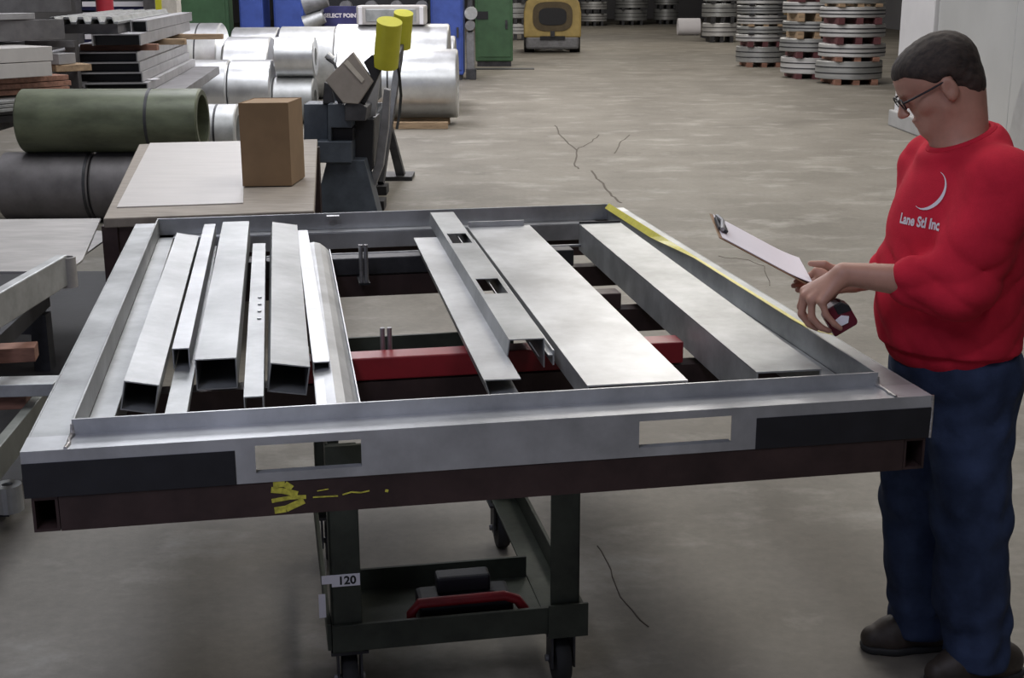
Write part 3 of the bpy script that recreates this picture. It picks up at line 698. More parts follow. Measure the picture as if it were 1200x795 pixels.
MB().tube([at(384, 68, BY + .3), at(392, 75, BY + .25), at(400, 92, BY + .2)], [.02, .012, .012], 8).build('handle', DARK, t, smooth=True)
MB().cyl(at(383, 64, BY + .3), at(390, 70, BY + .3), .03, 14).build('knob', GALV_B, t, smooth=True)

# ------------------------------------------------------------------ left foreground rack
t = thing('material_rack', 'low dark steel rack at the left edge under sheets and tubes', 'rack', (fl(40, 420, .4).x, 5.6, 0))
R0, R1 = fl(121, 330, .47) + Vector((-.30, 0, -.085)), fl(-40, 500, .47) + Vector((-.30, 0, -.085))
MB().bar(R0, R1, .05, .08).build('side_rail', DARK, t)
off = Vector((-1.3, 0.1, 0))
MB().bar(R0 + off, R1 + off, .08, .10).build('side_rail', RUST, t)
for f_ in (.05, .5, .95):
    p = R0.lerp(R1, f_); MB().bar(p + Vector((0.03, 0, -.10)), p + off + Vector((0, 0, -.10)), .08, .10).build('cross_beam', DARK, t)
for f_ in (.05, .95):
    for o_ in (Vector(), off):
        p = R0.lerp(R1, f_) + o_; MB().bar((p.x, p.y, 0), (p.x, p.y, p.z - .05), .08, .08).build('leg', DARK, t)
tray = [fl(150, 318, .05), fl(64, 470, .05), fl(10, 600, .05), fl(-260, 600, .05), fl(-200, 318, .05)]  # outline of the dark sheet added for the floor shade
MB().prism([(p.x, p.y) for p in tray], lambda x, y, z: Vector((x, y, z)), .03, .05).build('floor_shade_sheet', BLACK, t)  # shade under the rack put in as a flat black sheet
SZ = .60
def sheet(label, pts, z, th, m):
    P = [fl(x, y, z) for x, y in pts]
    o = MB().prism([(p.x, p.y) for p in P], lambda x, y, zz: Vector((x, y, zz)), z - th, z).build('steel_sheet', m, None, bevel=.002)
    return tag(o, label, 'sheet', 'steel sheets on the left rack')
WGREY = mat('worn_grey_sheet', (0.40, 0.385, 0.375), 0.5, 0.25, 0.14, 4.0, 0.04, 15, stretch=(1, 3, 1))
sheet('broad worn grey steel sheet on top of the left rack', [(-120, 258), (118, 256), (97, 304), (78, 318), (-160, 318)], SZ, .012, WGREY)
sheet('grey sheet sticking out right below the broad worn sheet', [(60, 262), (134, 273), (92, 303), (30, 300)], SZ - .014, .01, WGREY)
tag(MB().prism([(p.x, p.y) for p in (fl(-60, 268, .53), fl(112, 268, .53), fl(88, 310, .53), fl(-120, 312, .53))], lambda x, y, z: Vector((x, y, z)), .52, .575).build('timber_block', WOODR), 'reddish timber layer under the sheets on the left rack', 'timber')
def beam(name, label, a, b, w, h, m, cat, bev=.003):
    o = MB().bar(a, b, w, h).build(name, m, None, bevel=bev); return tag(o, label, cat)
TB0, TB1 = fl(74, 316, .68), fl(-70, 402, .68)
tb = thing('steel_tube', 'grey rectangular steel tube lying over the left rack', 'tube', TB1)
MB().bar(TB0, TB1, .05, .135).build('tube_wall', GALV_D, tb, bevel=.006)
c0 = fl(79.5, 317, .67)
MB().lathe([(.030, -.07), (.040, -.07), (.040, .065), (.030, .065)], (c0.x + .005, c0.y - .02, c0.z), (0, 0, 1), 24).build('round_socket', WGREY, tb, smooth=True)
beam('timber_block', 'short brown timber under the rectangular tube at left edge', fl(-70, 418, .46), fl(43, 412, .46), .10, .06, WOODR, 'timber')
beam('timber_block', 'short brown timber lower left beside the frame corner', fl(-70, 472, .34), fl(33, 467, .34), .09, .06, WOODR, 'timber')
beam('steel_beam', 'grey steel bar crossing behind the frame left rail', fl(-90, 456, .40), fl(68, 452, .40), .12, .05, GALV_D, 'beam')
beam('steel_beam', 'dull green-grey steel channel slanting down at lower left', fl(50, 474, .28), fl(-60, 610, .28), .04, .11, mat('green_grey_steel', (.20, .21, .19), .5, .4, .2, 6), 'beam')
beam('steel_beam', 'thin pale steel bar just below the grey crossing bar at left', fl(45, 500, .22), fl(-40, 560, .22), .05, .03, GALV, 'beam')
o = fl(8, 565, .16)
tag(MB().lathe([(.02, -.05), (.05, -.05), (.05, .05), (.02, .05)], (o.x, o.y, .1005), (0, 0, 1), 18).build('steel_collar', GALV_D), 'small steel collar at the lower left edge below the slanting channel', 'collar')
# ------------------------------------------------------------------ rolling cart with top grid
YAW = 0.18264; PX0, PY0 = -1.0365, 2.63746
FW, FL_ = 2.07, 2.80
ct = thing('rolling_cart', 'green steel cart on casters with brown tube top carrying the frame', 'cart', (PX0, PY0, 0), YAW)
def cp(name, mb, m, parent=None, **k): return mb.build(name, m, parent or ct, world=False, **k)
def hollow(u0, u1, w0, w1, z0, z1, axis, th=.006):
    mb = MB()
    if axis == 'w':
        mb.bb((u0, w0, z0), (u1, w1, z0 + th)); mb.bb((u0, w0, z1 - th), (u1, w1, z1)); mb.bb((u0, w0, z0 + th), (u0 + th, w1, z1 - th)); mb.bb((u1 - th, w0, z0 + th), (u1, w1, z1 - th))
    else:
        mb.bb((u0, w0, z0), (u1, w1, z0 + th)); mb.bb((u0, w0, z1 - th), (u1, w1, z1)); mb.bb((u0, w0, z0 + th), (u1, w0 + th, z1 - th)); mb.bb((u0, w1 - th, z0 + th), (u1, w1, z1 - th))
    return mb
Z0, Z1 = .765, .843
cp('side_tube', hollow(.012, .066, .004, FL_ - .02, Z0, Z1, 'w'), RUST)
cp('side_tube', hollow(2.010, 2.064, .004, FL_ - .02, Z0, Z1, 'w'), RUST)
ft = cp('front_tube', hollow(.068, 2.008, .002, .062, Z0, Z1, 'u'), RUST)
cp('rear_tube', hollow(.068, 2.008, FL_ - .1, FL_ - .04, Z0, Z1, 'u'), RUST)
cp('red_crossbar', MB().bb((.60, .72, .848), (1.685, .80, .912)), REDP, bevel=.004)
cp('crossbar', MB().bb((.165, 2.10, .848), (1.685, 2.18, .912)), DARK, bevel=.004)
cp('crossbar', MB().bb((1.22, 1.40, .845), (1.685, 1.48, .90)), RUST, bevel=.004)
cp('crossbar', MB().bb((.068, .72, Z0), (2.008, .79, Z1)), RUST)
cp('crossbar', MB().bb((.068, 2.10, Z0), (2.008, 2.17, Z1)), RUST)
cp('crossbar', MB().bb((1.22, 1.40, Z0), (2.008, 1.47, Z1)), RUST)
for (u, w_) in ((.862, 1.98), (.880, 1.98)):
    cp('stud', MB().cyl((u, w_, .845), (u, w_, .985), .008, 10), STEELROD, smooth=True)
for (u, w_) in ((.838, .84), (.858, .84)):
    cp('stud', MB().cyl((u, w_, .845), (u, w_, .965), .007, 10), STEELROD, smooth=True)
cp('tie_rod', MB().cyl((.16, 2.24, .90), (1.9, 2.24, .90), .006, 10), STEELROD, smooth=True)
cp('stud_plate', MB().bb((.82, .80, .846), (.90, .90, .852)), DARK)
cp('stud_plate', MB().bb((.852, 1.965, .838), (.892, 2.10, .846)), BLACK)
UL, UR, WN, WF = .650, 1.242, .45, 1.42         # cart leg lines
for u in (UL, UR):
    for w_ in (WN, WF):
        mb = MB().bb((u, w_, .175), (u + .08, w_ + .008, Z0))
        ue = u if u < 1 else u + .072
        mb.bb((ue, w_, .175), (ue + .008, w_ + .08, Z0))
        cp('leg', mb, CARTG, bevel=.002)
R0z, R1z = .185, .262
cp('lower_rail', MB().bb((UL, WN - .014, R0z), (UR + .08, WN - .001, R1z)).bb((UL, WN - .001, R0z), (UR + .08, WN + .07, R0z + .008)), CARTG, bevel=.002)
cp('lower_rail', MB().bb((UL, WF + .081, R0z), (UR + .08, WF + .094, R1z)), CARTG, bevel=.002)
cp('lower_rail', MB().bb((UL - .013, WN, R0z), (UL - .001, WF + .08, R1z)), CARTG, bevel=.002)
cp('lower_rail', MB().bb((UR + .081, WN, R0z), (UR + .093, WF + .08, R1z)).bb((UR + .0, WN + .08, R0z), (UR + .081, WF + .08, R0z + .008)), CARTG, bevel=.002)
cp('tray', MB().bb((UL + .01, WN + .071, R0z), (UR - .001, .80, R0z + .006)).bb((UL + .01, .79, R0z + .006), (UR - .001, .80, R0z + .07)), CARTG)
cp('top_rail', MB().bb((UL, WN - .014, .70), (UR + .08, WN - .001, Z0 - .001)), CARTG)
cp('top_rail', MB().bb((UL, WF + .081, .70), (UR + .08, WF + .094, Z0 - .001)), CARTG)
cp('corner_plate', MB().bb((UR - .01, WN - .022, R0z - .012), (UR + .10, WN - .015, R1z + .008)), CARTG)
for u in (UL + .045, UR + .04):
    for w_ in (WN + .05, WF + .02):
        c = cp('caster', MB().bb((u - .05, w_ - .05, .168), (u + .05, w_ + .05, .176)).bb((u - .034, w_ - .035, .06), (u - .028, w_ + .035, .168)).bb((u + .028, w_ - .035, .06), (u + .034, w_ + .035, .168)), DARK)
        cp('wheel', MB().lathe([(.010, -.021), (.066, -.021), (.072, -.012), (.072, .012), (.066, .021), (.010, .021)], (u, w_ + .01, .072), (1, 0, 0), 28), RUBBER, c, smooth=True)
        cp('axle', MB().cyl((u - .042, w_ + .01, .072), (u + .042, w_ + .01, .072), .010, 10), STEELROD, c)
# labels tied to the left front leg
tg1 = cp('paper_tag', MB().bb((UL + .004, WN - .0025, .370), (UL + .078, WN - .001, .404)).bb((UL - .022, WN - .0025, .380), (UL + .004, WN - .001, .404)), PAPER)
vs, fs = text_mesh('120', .032, .001)
MB().add([Vector((UL + .044 + v.x, WN - .0032, .386 + v.y)) for v in vs], fs).build('tag_number', BLACK, tg1, world=False)
cp('paper_tag', MB().bb((UL - .032, WN - .0025, .285), (UL - .014, WN - .001, .352)), PAPER)
# chalk marks on the front tube
def mark(pts, w=.012):
    MB().ribbon([Vector((u, .0012, z)) for u, z in pts], .0012, w, Vector((0, 0, 1))).build('chalk_mark', CHALK, ft, world=False)
mark([(.520, .838), (.545, .838), (.560, .826)], .014); mark([(.515, .826), (.540, .822), (.572, .812)], .013)
mark([(.515, .800), (.555, .805), (.590, .804)], .009); mark([(.520, .777), (.545, .779), (.585, .796)], .015)
mark([(.605, .802), (.66, .801)], .003); mark([(.615, .816), (.64, .819)], .002); mark([(.67, .803), (.69, .808), (.71, .805), (.73, .808)], .003); mark([(.765, .806), (.772, .804)], .006)

# ------------------------------------------------------------------ welded steel frame
BZ = .845
fr = thing('welded_panel_assembly', 'large welded galvanized steel frame lying flat on the cart', 'steel frame', (PX0, PY0, BZ), YAW)
def fp(name, mb, m, parent=None, **k): return mb.build(name, m, parent or fr, world=False, **k)
S, TH = .095, .004          # flange width, plate thickness
T0, LT, IF, IFW = .105, .140, .072, .16   # top, lip top, inner flange level, inner flange reach
def rail_plates(place, a, b, slots=False, la=None, lb=None, down=.0):
    """place(s, t, z): s from outer edge inwards, t along the rail"""
    mb = MB(); la = a if la is None else la; lb = b if lb is None else lb
    def slab(s0, s1, z0, z1, t0=a, t1=b):
        vs = [place(s, t, z) for s in (s0, s1) for t in (t0, t1) for z in (z0, z1)]
        mb.add(vs, [(0, 1, 3, 2), (4, 6, 7, 5), (0, 4, 5, 1), (2, 3, 7, 6), (0, 2, 6, 4), (1, 5, 7, 3)])
    if slots:
        SL = [(.485, .715), (1.350, 1.572)]; zl, zh = .022, .086
        xs = [a] + [q for s_ in SL for q in s_] + [b]
        slab(0, TH, zh, T0); slab(0, TH, 0, zl)
        for i in range(0, len(xs), 2): slab(0, TH, zl, zh, xs[i], xs[i + 1])
    else: slab(0, TH, 0, T0)
    slab(TH, S, T0 - TH, T0)                      # top flange
    slab(S, S + .006, IF, LT, la, lb)             # raised lip
    slab(S + .006, IFW, IF - TH, IF, la, lb)      # inner flange
    slab(IFW - TH, IFW, down, IF - TH, la, lb)    # down turn
    return mb
front = fp('front_rail', rail_plates(lambda s, t, z: Vector((t, s, z)), 0, FW, True, S, FW - S, .045), GALV_B)
rear = fp('rear_rail', rail_plates(lambda s, t, z: Vector((t, FL_ - s, z)), 0, FW, False, S, FW - S, 0), GALV_B, bevel=.0015)
left = fp('side_rail', rail_plates(lambda s, t, z: Vector((s, t, z)), S, FL_ - S, False, S + .006, FL_ - S - .006), GALV, bevel=.0015)
right = fp('side_rail', rail_plates(lambda s, t, z: Vector((FW - s, t, z)), S, FL_ - S, False, S + .006, FL_ - S - .006), GALV, bevel=.0015)
front['label'] = 'front rail with two rectangular slots and black ends'
fp('black_end', MB().bb((0.0, -.0015, 0), (.442, -.0002, .078)), BLACK, front)
fp('black_end', MB().bb((1.632, -.0015, 0), (FW, -.0002, .076)), BLACK, front)
for u0, u1, zz in ((.485, .715, 0), (1.350, 1.572, 0)):
    fp('slot_lining', MB().bb((u0, .004, .086), (u1, .05, .088)).bb((u0, .004, .020), (u1, .022, .022)), GALV_B, front)
WELD = mat('weld_bead', (.50, .48, .46), .35, .8, .3, 90, .3, 120)
for u, s_ in ((S, 1), (FW - S, -1)):
    fp('weld_bead', MB().tube([(u - .004 * s_, .004, T0 + .001), (u, .03, T0 + .002), (u - .003 * s_, .06, T0 + .002), (u, S, T0 + .003), (u, S, LT - .01)], [.004, .005, .004, .006, .003], 8), WELD, smooth=True)
    fp('weld_bead', MB().tube([(u - .004 * s_, FL_ - .004, T0 + .001), (u, FL_ - .05, T0 + .002), (u, FL_ - S, T0 + .003)], .005, 8), WELD, smooth=True)
MB().tube([(FW + .001, 0, T0), (FW + .003, .002, .06), (FW + .001, 0, .0)], .004, 8).build('weld_bead', WELD, fr, world=False, smooth=True)
fp('loose_clip', MB().box((.80, FL_ - .13, LT - .012), (.05, .03, .012)), GALV_B)

# ------------------------------------------------------------------ pieces lying in the frame
FB = Matrix.Translation((PX0, PY0, 0)) @ Matrix.Rotation(YAW, 4, 'Z')
def fw_(u, w_, z): return FB @ Vector((u, w_, z))
class Slat:
    """profile pieces swept from a near point to a far point; s across, h up from the base line"""
    def __init__(s, near, far, roll=0.0):
        s.a = fw_(*near); s.b = fw_(*far); s.d = (s.b - s.a).normalized()
        s.len = (s.b - s.a).length
        side = s.d.cross(Vector((0, 0, 1))).normalized(); up = side.cross(s.d)
        r = math.radians(roll)
        s.side = side * math.cos(r) - up * math.sin(r); s.up = up * math.cos(r) + side * math.sin(r)
    def P(s, x, h, l): return s.a + s.side * x + s.up * h + s.d * l
    def quad(s, mb, pts, l0=0.0, l1=None):
        l1 = s.len if l1 is None else l1
        vs = [s.P(x, h, l) for l in (l0, l1) for x, h in pts]
        mb.add(vs, [(3, 2, 1, 0), (4, 5, 6, 7), (0, 1, 5, 4), (1, 2, 6, 5), (2, 3, 7, 6), (3, 0, 4, 7)]); return mb
    def slab(s, mb, x0, x1, h0, h1, l0=0.0, l1=None): return s.quad(mb, [(x0, h0), (x1, h0), (x1, h1), (x0, h1)], l0, l1)
SG = 'galvanized profiles lying inside the frame'
def channel(label, near, far, w, h, roll, m=GALV, lips=0.0, name='steel_channel', th=.003, dark=True):
    sl = Slat(near, far, roll); t = thing(name, label, 'steel profile', sl.a, 0, SG); hw = w / 2
    sl.slab(MB(), -hw, hw, h - th, h).build('top_face', m, t)
    for sg in (-1, 1):
        sl.slab(MB(), sg * hw, sg * (hw - th), 0, h - th).build('side_wall', m, t)
    if lips: sl.slab(MB(), -hw + th, hw - th, 0, th).build('bottom_face', m, t)
    return t, sl
b0 = .921
channel('wide galvanized box channel tilted beside the left rail', (.214, .30, b0 + .008), (.226, 2.24, b0 + .008), .080, .072, 11, GALV, .02)
channel('narrow bright channel second from the left rail', (.300, .61, b0 + .02), (.313, 2.47, b0 + .02), .043, .055, 0, GALV_B)
channel('dark narrow channel lying under the narrow bright channel', (.305, .20, b0 - .001), (.315, 2.3, b0 - .001), .05, .02, 0, GALV_D)
channel('wide galvanized box channel third from the left, with inner lips', (.392, .475, b0), (.413, 2.48, b0), .101, .080, 0, GALV, .025)
t, sl = channel('low riveted channel between the two wide box channels', (.484, .235, b0), (.500, 2.16, b0), .046, .05, 0, GALV)
for k in range(4):
    p = sl.P(.008, .05, .75 + .09 * k)
    MB().cyl(p, p + Vector((0, 0, .004)), .006, 10).build('rivet', GALV_B, t, smooth=True)
channel('wide galvanized box channel tilted, right of the riveted channel', (.562, .38, b0 + .008), (.588, 2.39, b0 + .008), .096, .074, 9, GALV, .02)
sl = Slat((.68, .145, b0), (.71, 2.2, b0)); t = thing('steel_channel', 'broad shallow bright channel at the right of the left bunch', 'steel profile', sl.a, 0, SG)
mb = MB(); pts = [(-.052, .034), (-.03, .036), (-.008, .040), (.014, .034), (.034, .018), (.050, .002)]
for (x0, h0), (x1, h1) in zip(pts[:-1], pts[1:]): sl.quad(mb, [(x0, h0), (x1, h1), (x1, h1 - .003), (x0, h0 - .003)])
mb.build('curved_web', GALV_B, t); sl.slab(MB(), -.054, -.051, 0, .034).build('side_wall', GALV, t); sl.slab(MB(), .049, .052, 0, .01).build('edge_flange', GALV_B, t)
channel('narrow channel lying on the broad shallow bright channel', (.652, .47, b0 + .037), (.664, 2.35, b0 + .037), .042, .022, 0, GALV_B)
# hat profile with two square cut-outs
sl = Slat((1.184, .49, b0 + .006), (1.229, 2.50, b0 + .006)); t = thing('hat_profile', 'hat shaped galvanized profile with two square holes in the middle', 'steel profile', sl.a, 0, SG)
hw, H, L = .047, .080, sl.len
mb = MB(); holes = [(.53, .74), (1.34, 1.53)]; e = .012
ls = [0] + [q for h_ in holes for q in h_] + [L]
for i in range(0, len(ls), 2): sl.slab(mb, -hw, hw, H - .003, H, ls[i], ls[i + 1])
for h0, h1 in holes: sl.slab(mb, -hw, -hw + e, H - .003, H, h0, h1); sl.slab(mb, hw - e, hw, H - .003, H, h0, h1)
mb.build('top_face', GALV, t)
sl.slab(MB(), hw - .003, hw, 0, H - .003).build('side_wall', GALV_D, t)
sl.quad(MB(), [(-hw, H - .003), (-hw + .003, H - .003), (-hw - .003, .034), (-hw - .006, .034)]).build('side_wall', GALV, t)
sl.quad(MB(), [(-hw - .003, .034), (-hw - .003, .031), (-hw - .095, .032), (-hw - .095, .035)], -.20, L - .30).build('flange', GALV_B, t)
sl.quad(MB(), [(-hw - .095, .035), (-hw - .092, .033), (-hw - .078, -.012), (-hw - .081, -.012)], -.22, L - .40).build('down_turn', GALV, t)
sl.quad(MB(), [(-hw - .080, -.012), (-hw - .080, -.009), (-hw - .012, .004), (-hw - .012, .001)], -.22, L - .40).build('return_lip', GALV, t)
sl.quad(MB(), [(.005, H - .01), (.008, H - .01), (.034, .03), (.031, .03)], .0, L).build('inner_stiffener', GALV_D, t)
sl.slab(MB(), hw + .012, hw + .016, .02, H - .02, -.05, L - .5).build('loose_leg', GALV_D, t)
sl.slab(MB(), hw, hw + .016, .045, .048, -.05, L - .5).build('loose_leg', GALV_D, t)
# wide flat plate
sl = Slat((1.389, .155, b0), (1.430, 2.32, b0)); t = thing('steel_plate', 'wide flat galvanized panel right of the hat profile', 'steel profile', sl.a, 0, SG)
sl.slab(MB(), -.124, .124, .050, .054).build('top_face', GALV_B, t)
for sg in (-1, 1): sl.slab(MB(), sg * .124, sg * .120, .0, .050).build('side_wall', GALV_D if sg > 0 else GALV, t)
sl.slab(MB(), -.12, .10, .054, .075, sl.len - .01, sl.len).build('end_flange', GALV_B, t)
# box beam by the right rail
sl = Slat((1.775, .165, b0), (1.828, 2.27, b0)); t = thing('box_beam', 'galvanized box beam with dark side, next to the right rail', 'steel profile', sl.a, 0, SG)
sl.slab(MB(), -.083, .083, .056, .060).build('top_face', GALV, t)
sl.slab(MB(), -.083, -.079, -.045, .056).build('side_wall', GALV_D, t); sl.slab(MB(), .079, .083, .0, .056).build('side_wall', GALV_D, t)
sl.slab(MB(), -.083, .083, 0.0, .068, sl.len - .004, sl.len).build('end_plate', DARK, t)
# tool under the cart
ot = fw_(1.02, .56, .192)
t = thing('tool_case', 'black case with red arched handle on the cart lower tray', 'tool case', ot, YAW)
def tpart(name, mb, m, **k): return mb.build(name, m, t, world=False, **k)
tpart('case_body', MB().bb((-.13, -.06, 0), (.13, .07, .075)), BLACK, bevel=.012)
tpart('case_lid', MB().bb((-.075, .0, .075), (.075, .06, .125)), BLACK, bevel=.008)
tpart('red_handle', MB().tube([(-.155, -.075, .01), (-.155, -.075, .065), (-.135, -.075, .092), (.10, -.075, .094), (.135, -.075, .08), (.155, -.075, .05), (.158, -.075, .02)], .014, 10), REDP, smooth=True)
# ------------------------------------------------------------------ the man: smooth implicit surfaces turned into meshes
PA = math.radians(11)
PO = Vector((1.20, 3.46, 0.0)); PTH = math.pi + PA
man = thing('person', 'man in red sweatshirt and jeans leaning over the frame with clipboard and tape', 'person', PO, PTH)
PINV = ROOTM[man].inverted()
def W2L(p): return np.array(PINV @ Vector(p))
def px(x, y, Y): return W2L(at(x, y, Y))          # photo position at distance Y, in the man's own axes (forward, left, up)

class Field:
    def __init__(s, lo, hi, h):
        s.lo = np.array(lo, float); s.h = h
        n = np.ceil((np.array(hi) - s.lo) / h).astype(int) + 1
        s.ax = [s.lo[i] + h * np.arange(n[i]) for i in range(3)]
        s.d = np.full(n, 0.5, np.float32)
    def sl(s, lo, hi):
        r = []
        for i in range(3):
            a = int(np.floor((lo[i] - s.lo[i]) / s.h)); b = int(np.ceil((hi[i] - s.lo[i]) / s.h)) + 1
            r.append(slice(max(a, 0), max(min(b, len(s.ax[i])), 0)))
        X = np.meshgrid(*[s.ax[i][r[i]] for i in range(3)], indexing='ij')
        return tuple(r), X
    @staticmethod
    def smin(a, b, k):
        if k <= 0: return np.minimum(a, b)
        h = np.maximum(k - np.abs(a - b), 0) / k
        return np.minimum(a, b) - h * h * k * .25
    def cone(s, a, b, ra, rb, k=.02, sq=None):
        a = np.array(a, float); b = np.array(b, float); R = max(ra, rb) + k + .03
        r, X = s.sl(np.minimum(a, b) - R, np.maximum(a, b) + R)
        if 0 in s.d[r].shape: return s
        P = [X[i] - a[i] for i in range(3)]; ba = b - a; L2 = max(ba @ ba, 1e-9)
        t = np.clip((P[0] * ba[0] + P[1] * ba[1] + P[2] * ba[2]) / L2, 0, 1)
        D = np.sqrt(sum((P[i] - t * ba[i]) ** 2 for i in range(3))) - (ra + (rb - ra) * t)
        s.d[r] = s.smin(s.d[r], D, k); return s
    def _ell(s, X, c, rad, M):
        P = [X[i] - c[i] for i in range(3)]
        if M is not None: P = [sum(M[j][i] * P[i] for i in range(3)) for j in range(3)]
        k0 = np.sqrt(sum((P[i] / rad[i]) ** 2 for i in range(3))); k1 = np.sqrt(sum((P[i] / rad[i] ** 2) ** 2 for i in range(3))) + 1e-9
        return k0 * (k0 - 1) / k1
    def ell(s, c, rad, k=.02, M=None):
        if M is not None: rad = tuple(q * HS for q in rad)
        R = max(rad) + k + .03; c = np.array(c, float)
        r, X = s.sl(c - R, c + R)
        if 0 in s.d[r].shape: return s
        s.d[r] = s.smin(s.d[r], s._ell(X, c, rad, M), k); return s
    def cut_ell(s, c, rad, k=.01, M=None):
        R = max(rad) + k + .03; c = np.array(c, float)
        r, X = s.sl(c - R, c + R)
        s.d[r] = -s.smin(-s.d[r], s._ell(X, c, rad, M), k); return s
    def full(s): return np.meshgrid(*s.ax, indexing='ij')
    def keep(s, g, k=.0):                      # intersect with g < 0
        s.d = -s.smin(-s.d, -g, k); return s
    def mesh(s):
        d = s.d; inside = d < 0
        n = np.array(d.shape)
        c = np.zeros(n - 1, np.int8)
        for i in (0, 1):
            for j in (0, 1):
                for k in (0, 1): c += inside[i:n[0] - 1 + i, j:n[1] - 1 + j, k:n[2] - 1 + k]
        act = (c > 0) & (c < 8); idx = np.argwhere(act)
        ids = np.full(n - 1, -1, np.int64); ids[act] = np.arange(len(idx))
        corners = [(i, j, k) for i in (0, 1) for j in (0, 1) for k in (0, 1)]
        val = np.stack([d[idx[:, 0] + i, idx[:, 1] + j, idx[:, 2] + k] for i, j, k in corners], 1)
        acc = np.zeros((len(idx), 3)); cnt = np.zeros(len(idx))
        for p in range(8):
            for q in range(p + 1, 8):
                df = np.abs(np.array(corners[p]) - np.array(corners[q]))
                if df.sum() != 1: continue
                a, b = val[:, p], val[:, q]; m_ = (a < 0) != (b < 0)
                t = np.where(m_, a / np.where(m_, a - b, 1), 0)
                pos = np.array(corners[p])[None] + t[:, None] * (np.array(corners[q]) - np.array(corners[p]))[None]
                acc += np.where(m_[:, None], pos, 0); cnt += m_
        V = (idx + acc / np.maximum(cnt, 1)[:, None]) * s.h + s.lo
        quads = []
        for ax in range(3):
            a1, a2 = (ax + 1) % 3, (ax + 2) % 3
            lo = [slice(None)] * 3; hi = [slice(None)] * 3
            lo[ax] = slice(0, n[ax] - 1); hi[ax] = slice(1, n[ax])
            f = inside[tuple(lo)] != inside[tuple(hi)]
            e = np.argwhere(f); e = e[(e[:, a1] > 0) & (e[:, a2] > 0) & (e[:, a1] < n[a1] - 1) & (e[:, a2] < n[a2] - 1)]
            def cell(o1, o2):
                g = e.copy(); g[:, a1] += o1; g[:, a2] += o2; return ids[g[:, 0], g[:, 1], g[:, 2]]
            Q = np.stack([cell(-1, -1), cell(0, -1), cell(0, 0), cell(-1, 0)], 1)
            fl_ = inside[e[:, 0], e[:, 1], e[:, 2]]
            Q[~fl_] = Q[~fl_][:, ::-1]; quads.append(Q)
        Q = np.concatenate(quads); Q = Q[(Q >= 0).all(1)]
        return V, Q
def field_obj(name, V, Q, m, parent, relax=2):
    me = bpy.data.meshes.new(name)
    if relax:                                    # light smoothing to lose grid steps
        E_ = np.concatenate([Q[:, [0, 1]], Q[:, [1, 2]], Q[:, [2, 3]], Q[:, [3, 0]]])
        for _ in range(relax):
            S_ = np.zeros_like(V); Cn = np.zeros(len(V))
            np.add.at(S_, E_[:, 0], V[E_[:, 1]]); np.add.at(Cn, E_[:, 0], 1); np.add.at(S_, E_[:, 1], V[E_[:, 0]]); np.add.at(Cn, E_[:, 1], 1)
            V = V * .5 + .5 * S_ / np.maximum(Cn, 1)[:, None]
    me.from_pydata(V.tolist(), [], Q.tolist()); me.materials.append(m)
    me.polygons.foreach_set('use_smooth', [True] * len(me.polygons))
    o = bpy.data.objects.new(name, me); C.objects.link(o); o.parent = parent; ROOTM[o] = ROOTM[parent]
    return o

# skeleton in the man's axes (forward, left, up)
SHL, SHR = np.array([.02, .185, 1.405]), np.array([.0, -.175, 1.405])
WRL = px(990, 321, 3.29); WRR = px(1002, 330, 3.50)
ELL = np.array([.125, .20, 1.165]); ELR = np.array([.06, -.13, 1.15])
# head frame
HP, HY = math.radians(33), math.radians(-14)
xh = np.array([math.cos(HP) * math.cos(HY), math.cos(HP) * math.sin(HY), -math.sin(HP)])
yh = np.array([-math.sin(HY), math.cos(HY), 0.0])
zh = np.cross(xh, yh)
HC = px(1053, 138, 3.47) - .94 * (xh * .1435 - zh * .052)
HM = [xh, yh, zh]
HS = .94
def hd(x, y, z): return HC + HS * (xh * x + yh * y + zh * z)

body = Field((-.20, -.32, .85), (.56, .32, 1.84), .0036)
# skull and face
body.ell(hd(-.004, 0, .004), (.104, .079, .092), .02, HM)
body.ell(hd(.040, 0, -.060), (.066, .063, .078), .03, HM)
body.ell(hd(.052, 0, .022), (.056, .066, .055), .03, HM)
body.cone(hd(.030, .045, -.085), hd(.078, .016, -.122), .026, .018, .03)
body.cone(hd(.030, -.045, -.085), hd(.078, -.016, -.122), .026, .018, .03)
body.ell(hd(.089, 0, -.124), (.023, .026, .019), .018, HM)           # chin
body.cone(hd(.100, .03, -.002), hd(.100, -.03, -.002), .010, .010, .015)   # brow
body.cone(hd(.104, 0, -.010), hd(.132, 0, -.050), .0075, .0115, .012)      # nose
for s_ in (-1, 1):
    body.ell(hd(.122, .012 * s_, -.055), (.010, .008, .007), .008, HM)
    body.cut_ell(hd(.112, .031 * s_, -.020), (.014, .016, .010), .012, HM)   # eye hollows
    body.ell(hd(.094, .031 * s_, -.021), (.013, .013, .012), .004, HM)
    body.ell(hd(.066, .046 * s_, -.050), (.028, .020, .024), .02, HM)      # cheeks
    body.ell(hd(.004, .083 * s_, -.040), (.021, .010, .034), .006, HM)    # ears
    body.ell(hd(.010, .083 * s_, -.062), (.010, .008, .013), .006, HM)
    body.cut_ell(hd(.007, .095 * s_, -.036), (.010, .007, .018), .005, HM)
body.ell(hd(.107, 0, -.084), (.011, .022, .0065), .006, HM)          # lips
body.ell(hd(.104, 0, -.097), (.011, .020, .0065), .006, HM)
body.ell(hd(.05, 0, -.112), (.05, .045, .03), .03, HM)              # under the jaw
# neck, shoulders, trunk
body.cone(hd(-.035, 0, -.075), (.025, 0, 1.44), .062, .070, .03)
body.cone(hd(.02, 0, -.10), (.045, 0, 1.44), .048, .052, .03)
body.cone((.02, 0, 1.45), (.02, .15, 1.40), .06, .06, .04).cone((.02, 0, 1.45), (.02, -.15, 1.40), .06, .06, .04)
body.ell((.035, 0, 1.22), (.13, .165, .26), .05); body.ell((.04, 0, 1.0), (.13, .15, .18), .05)
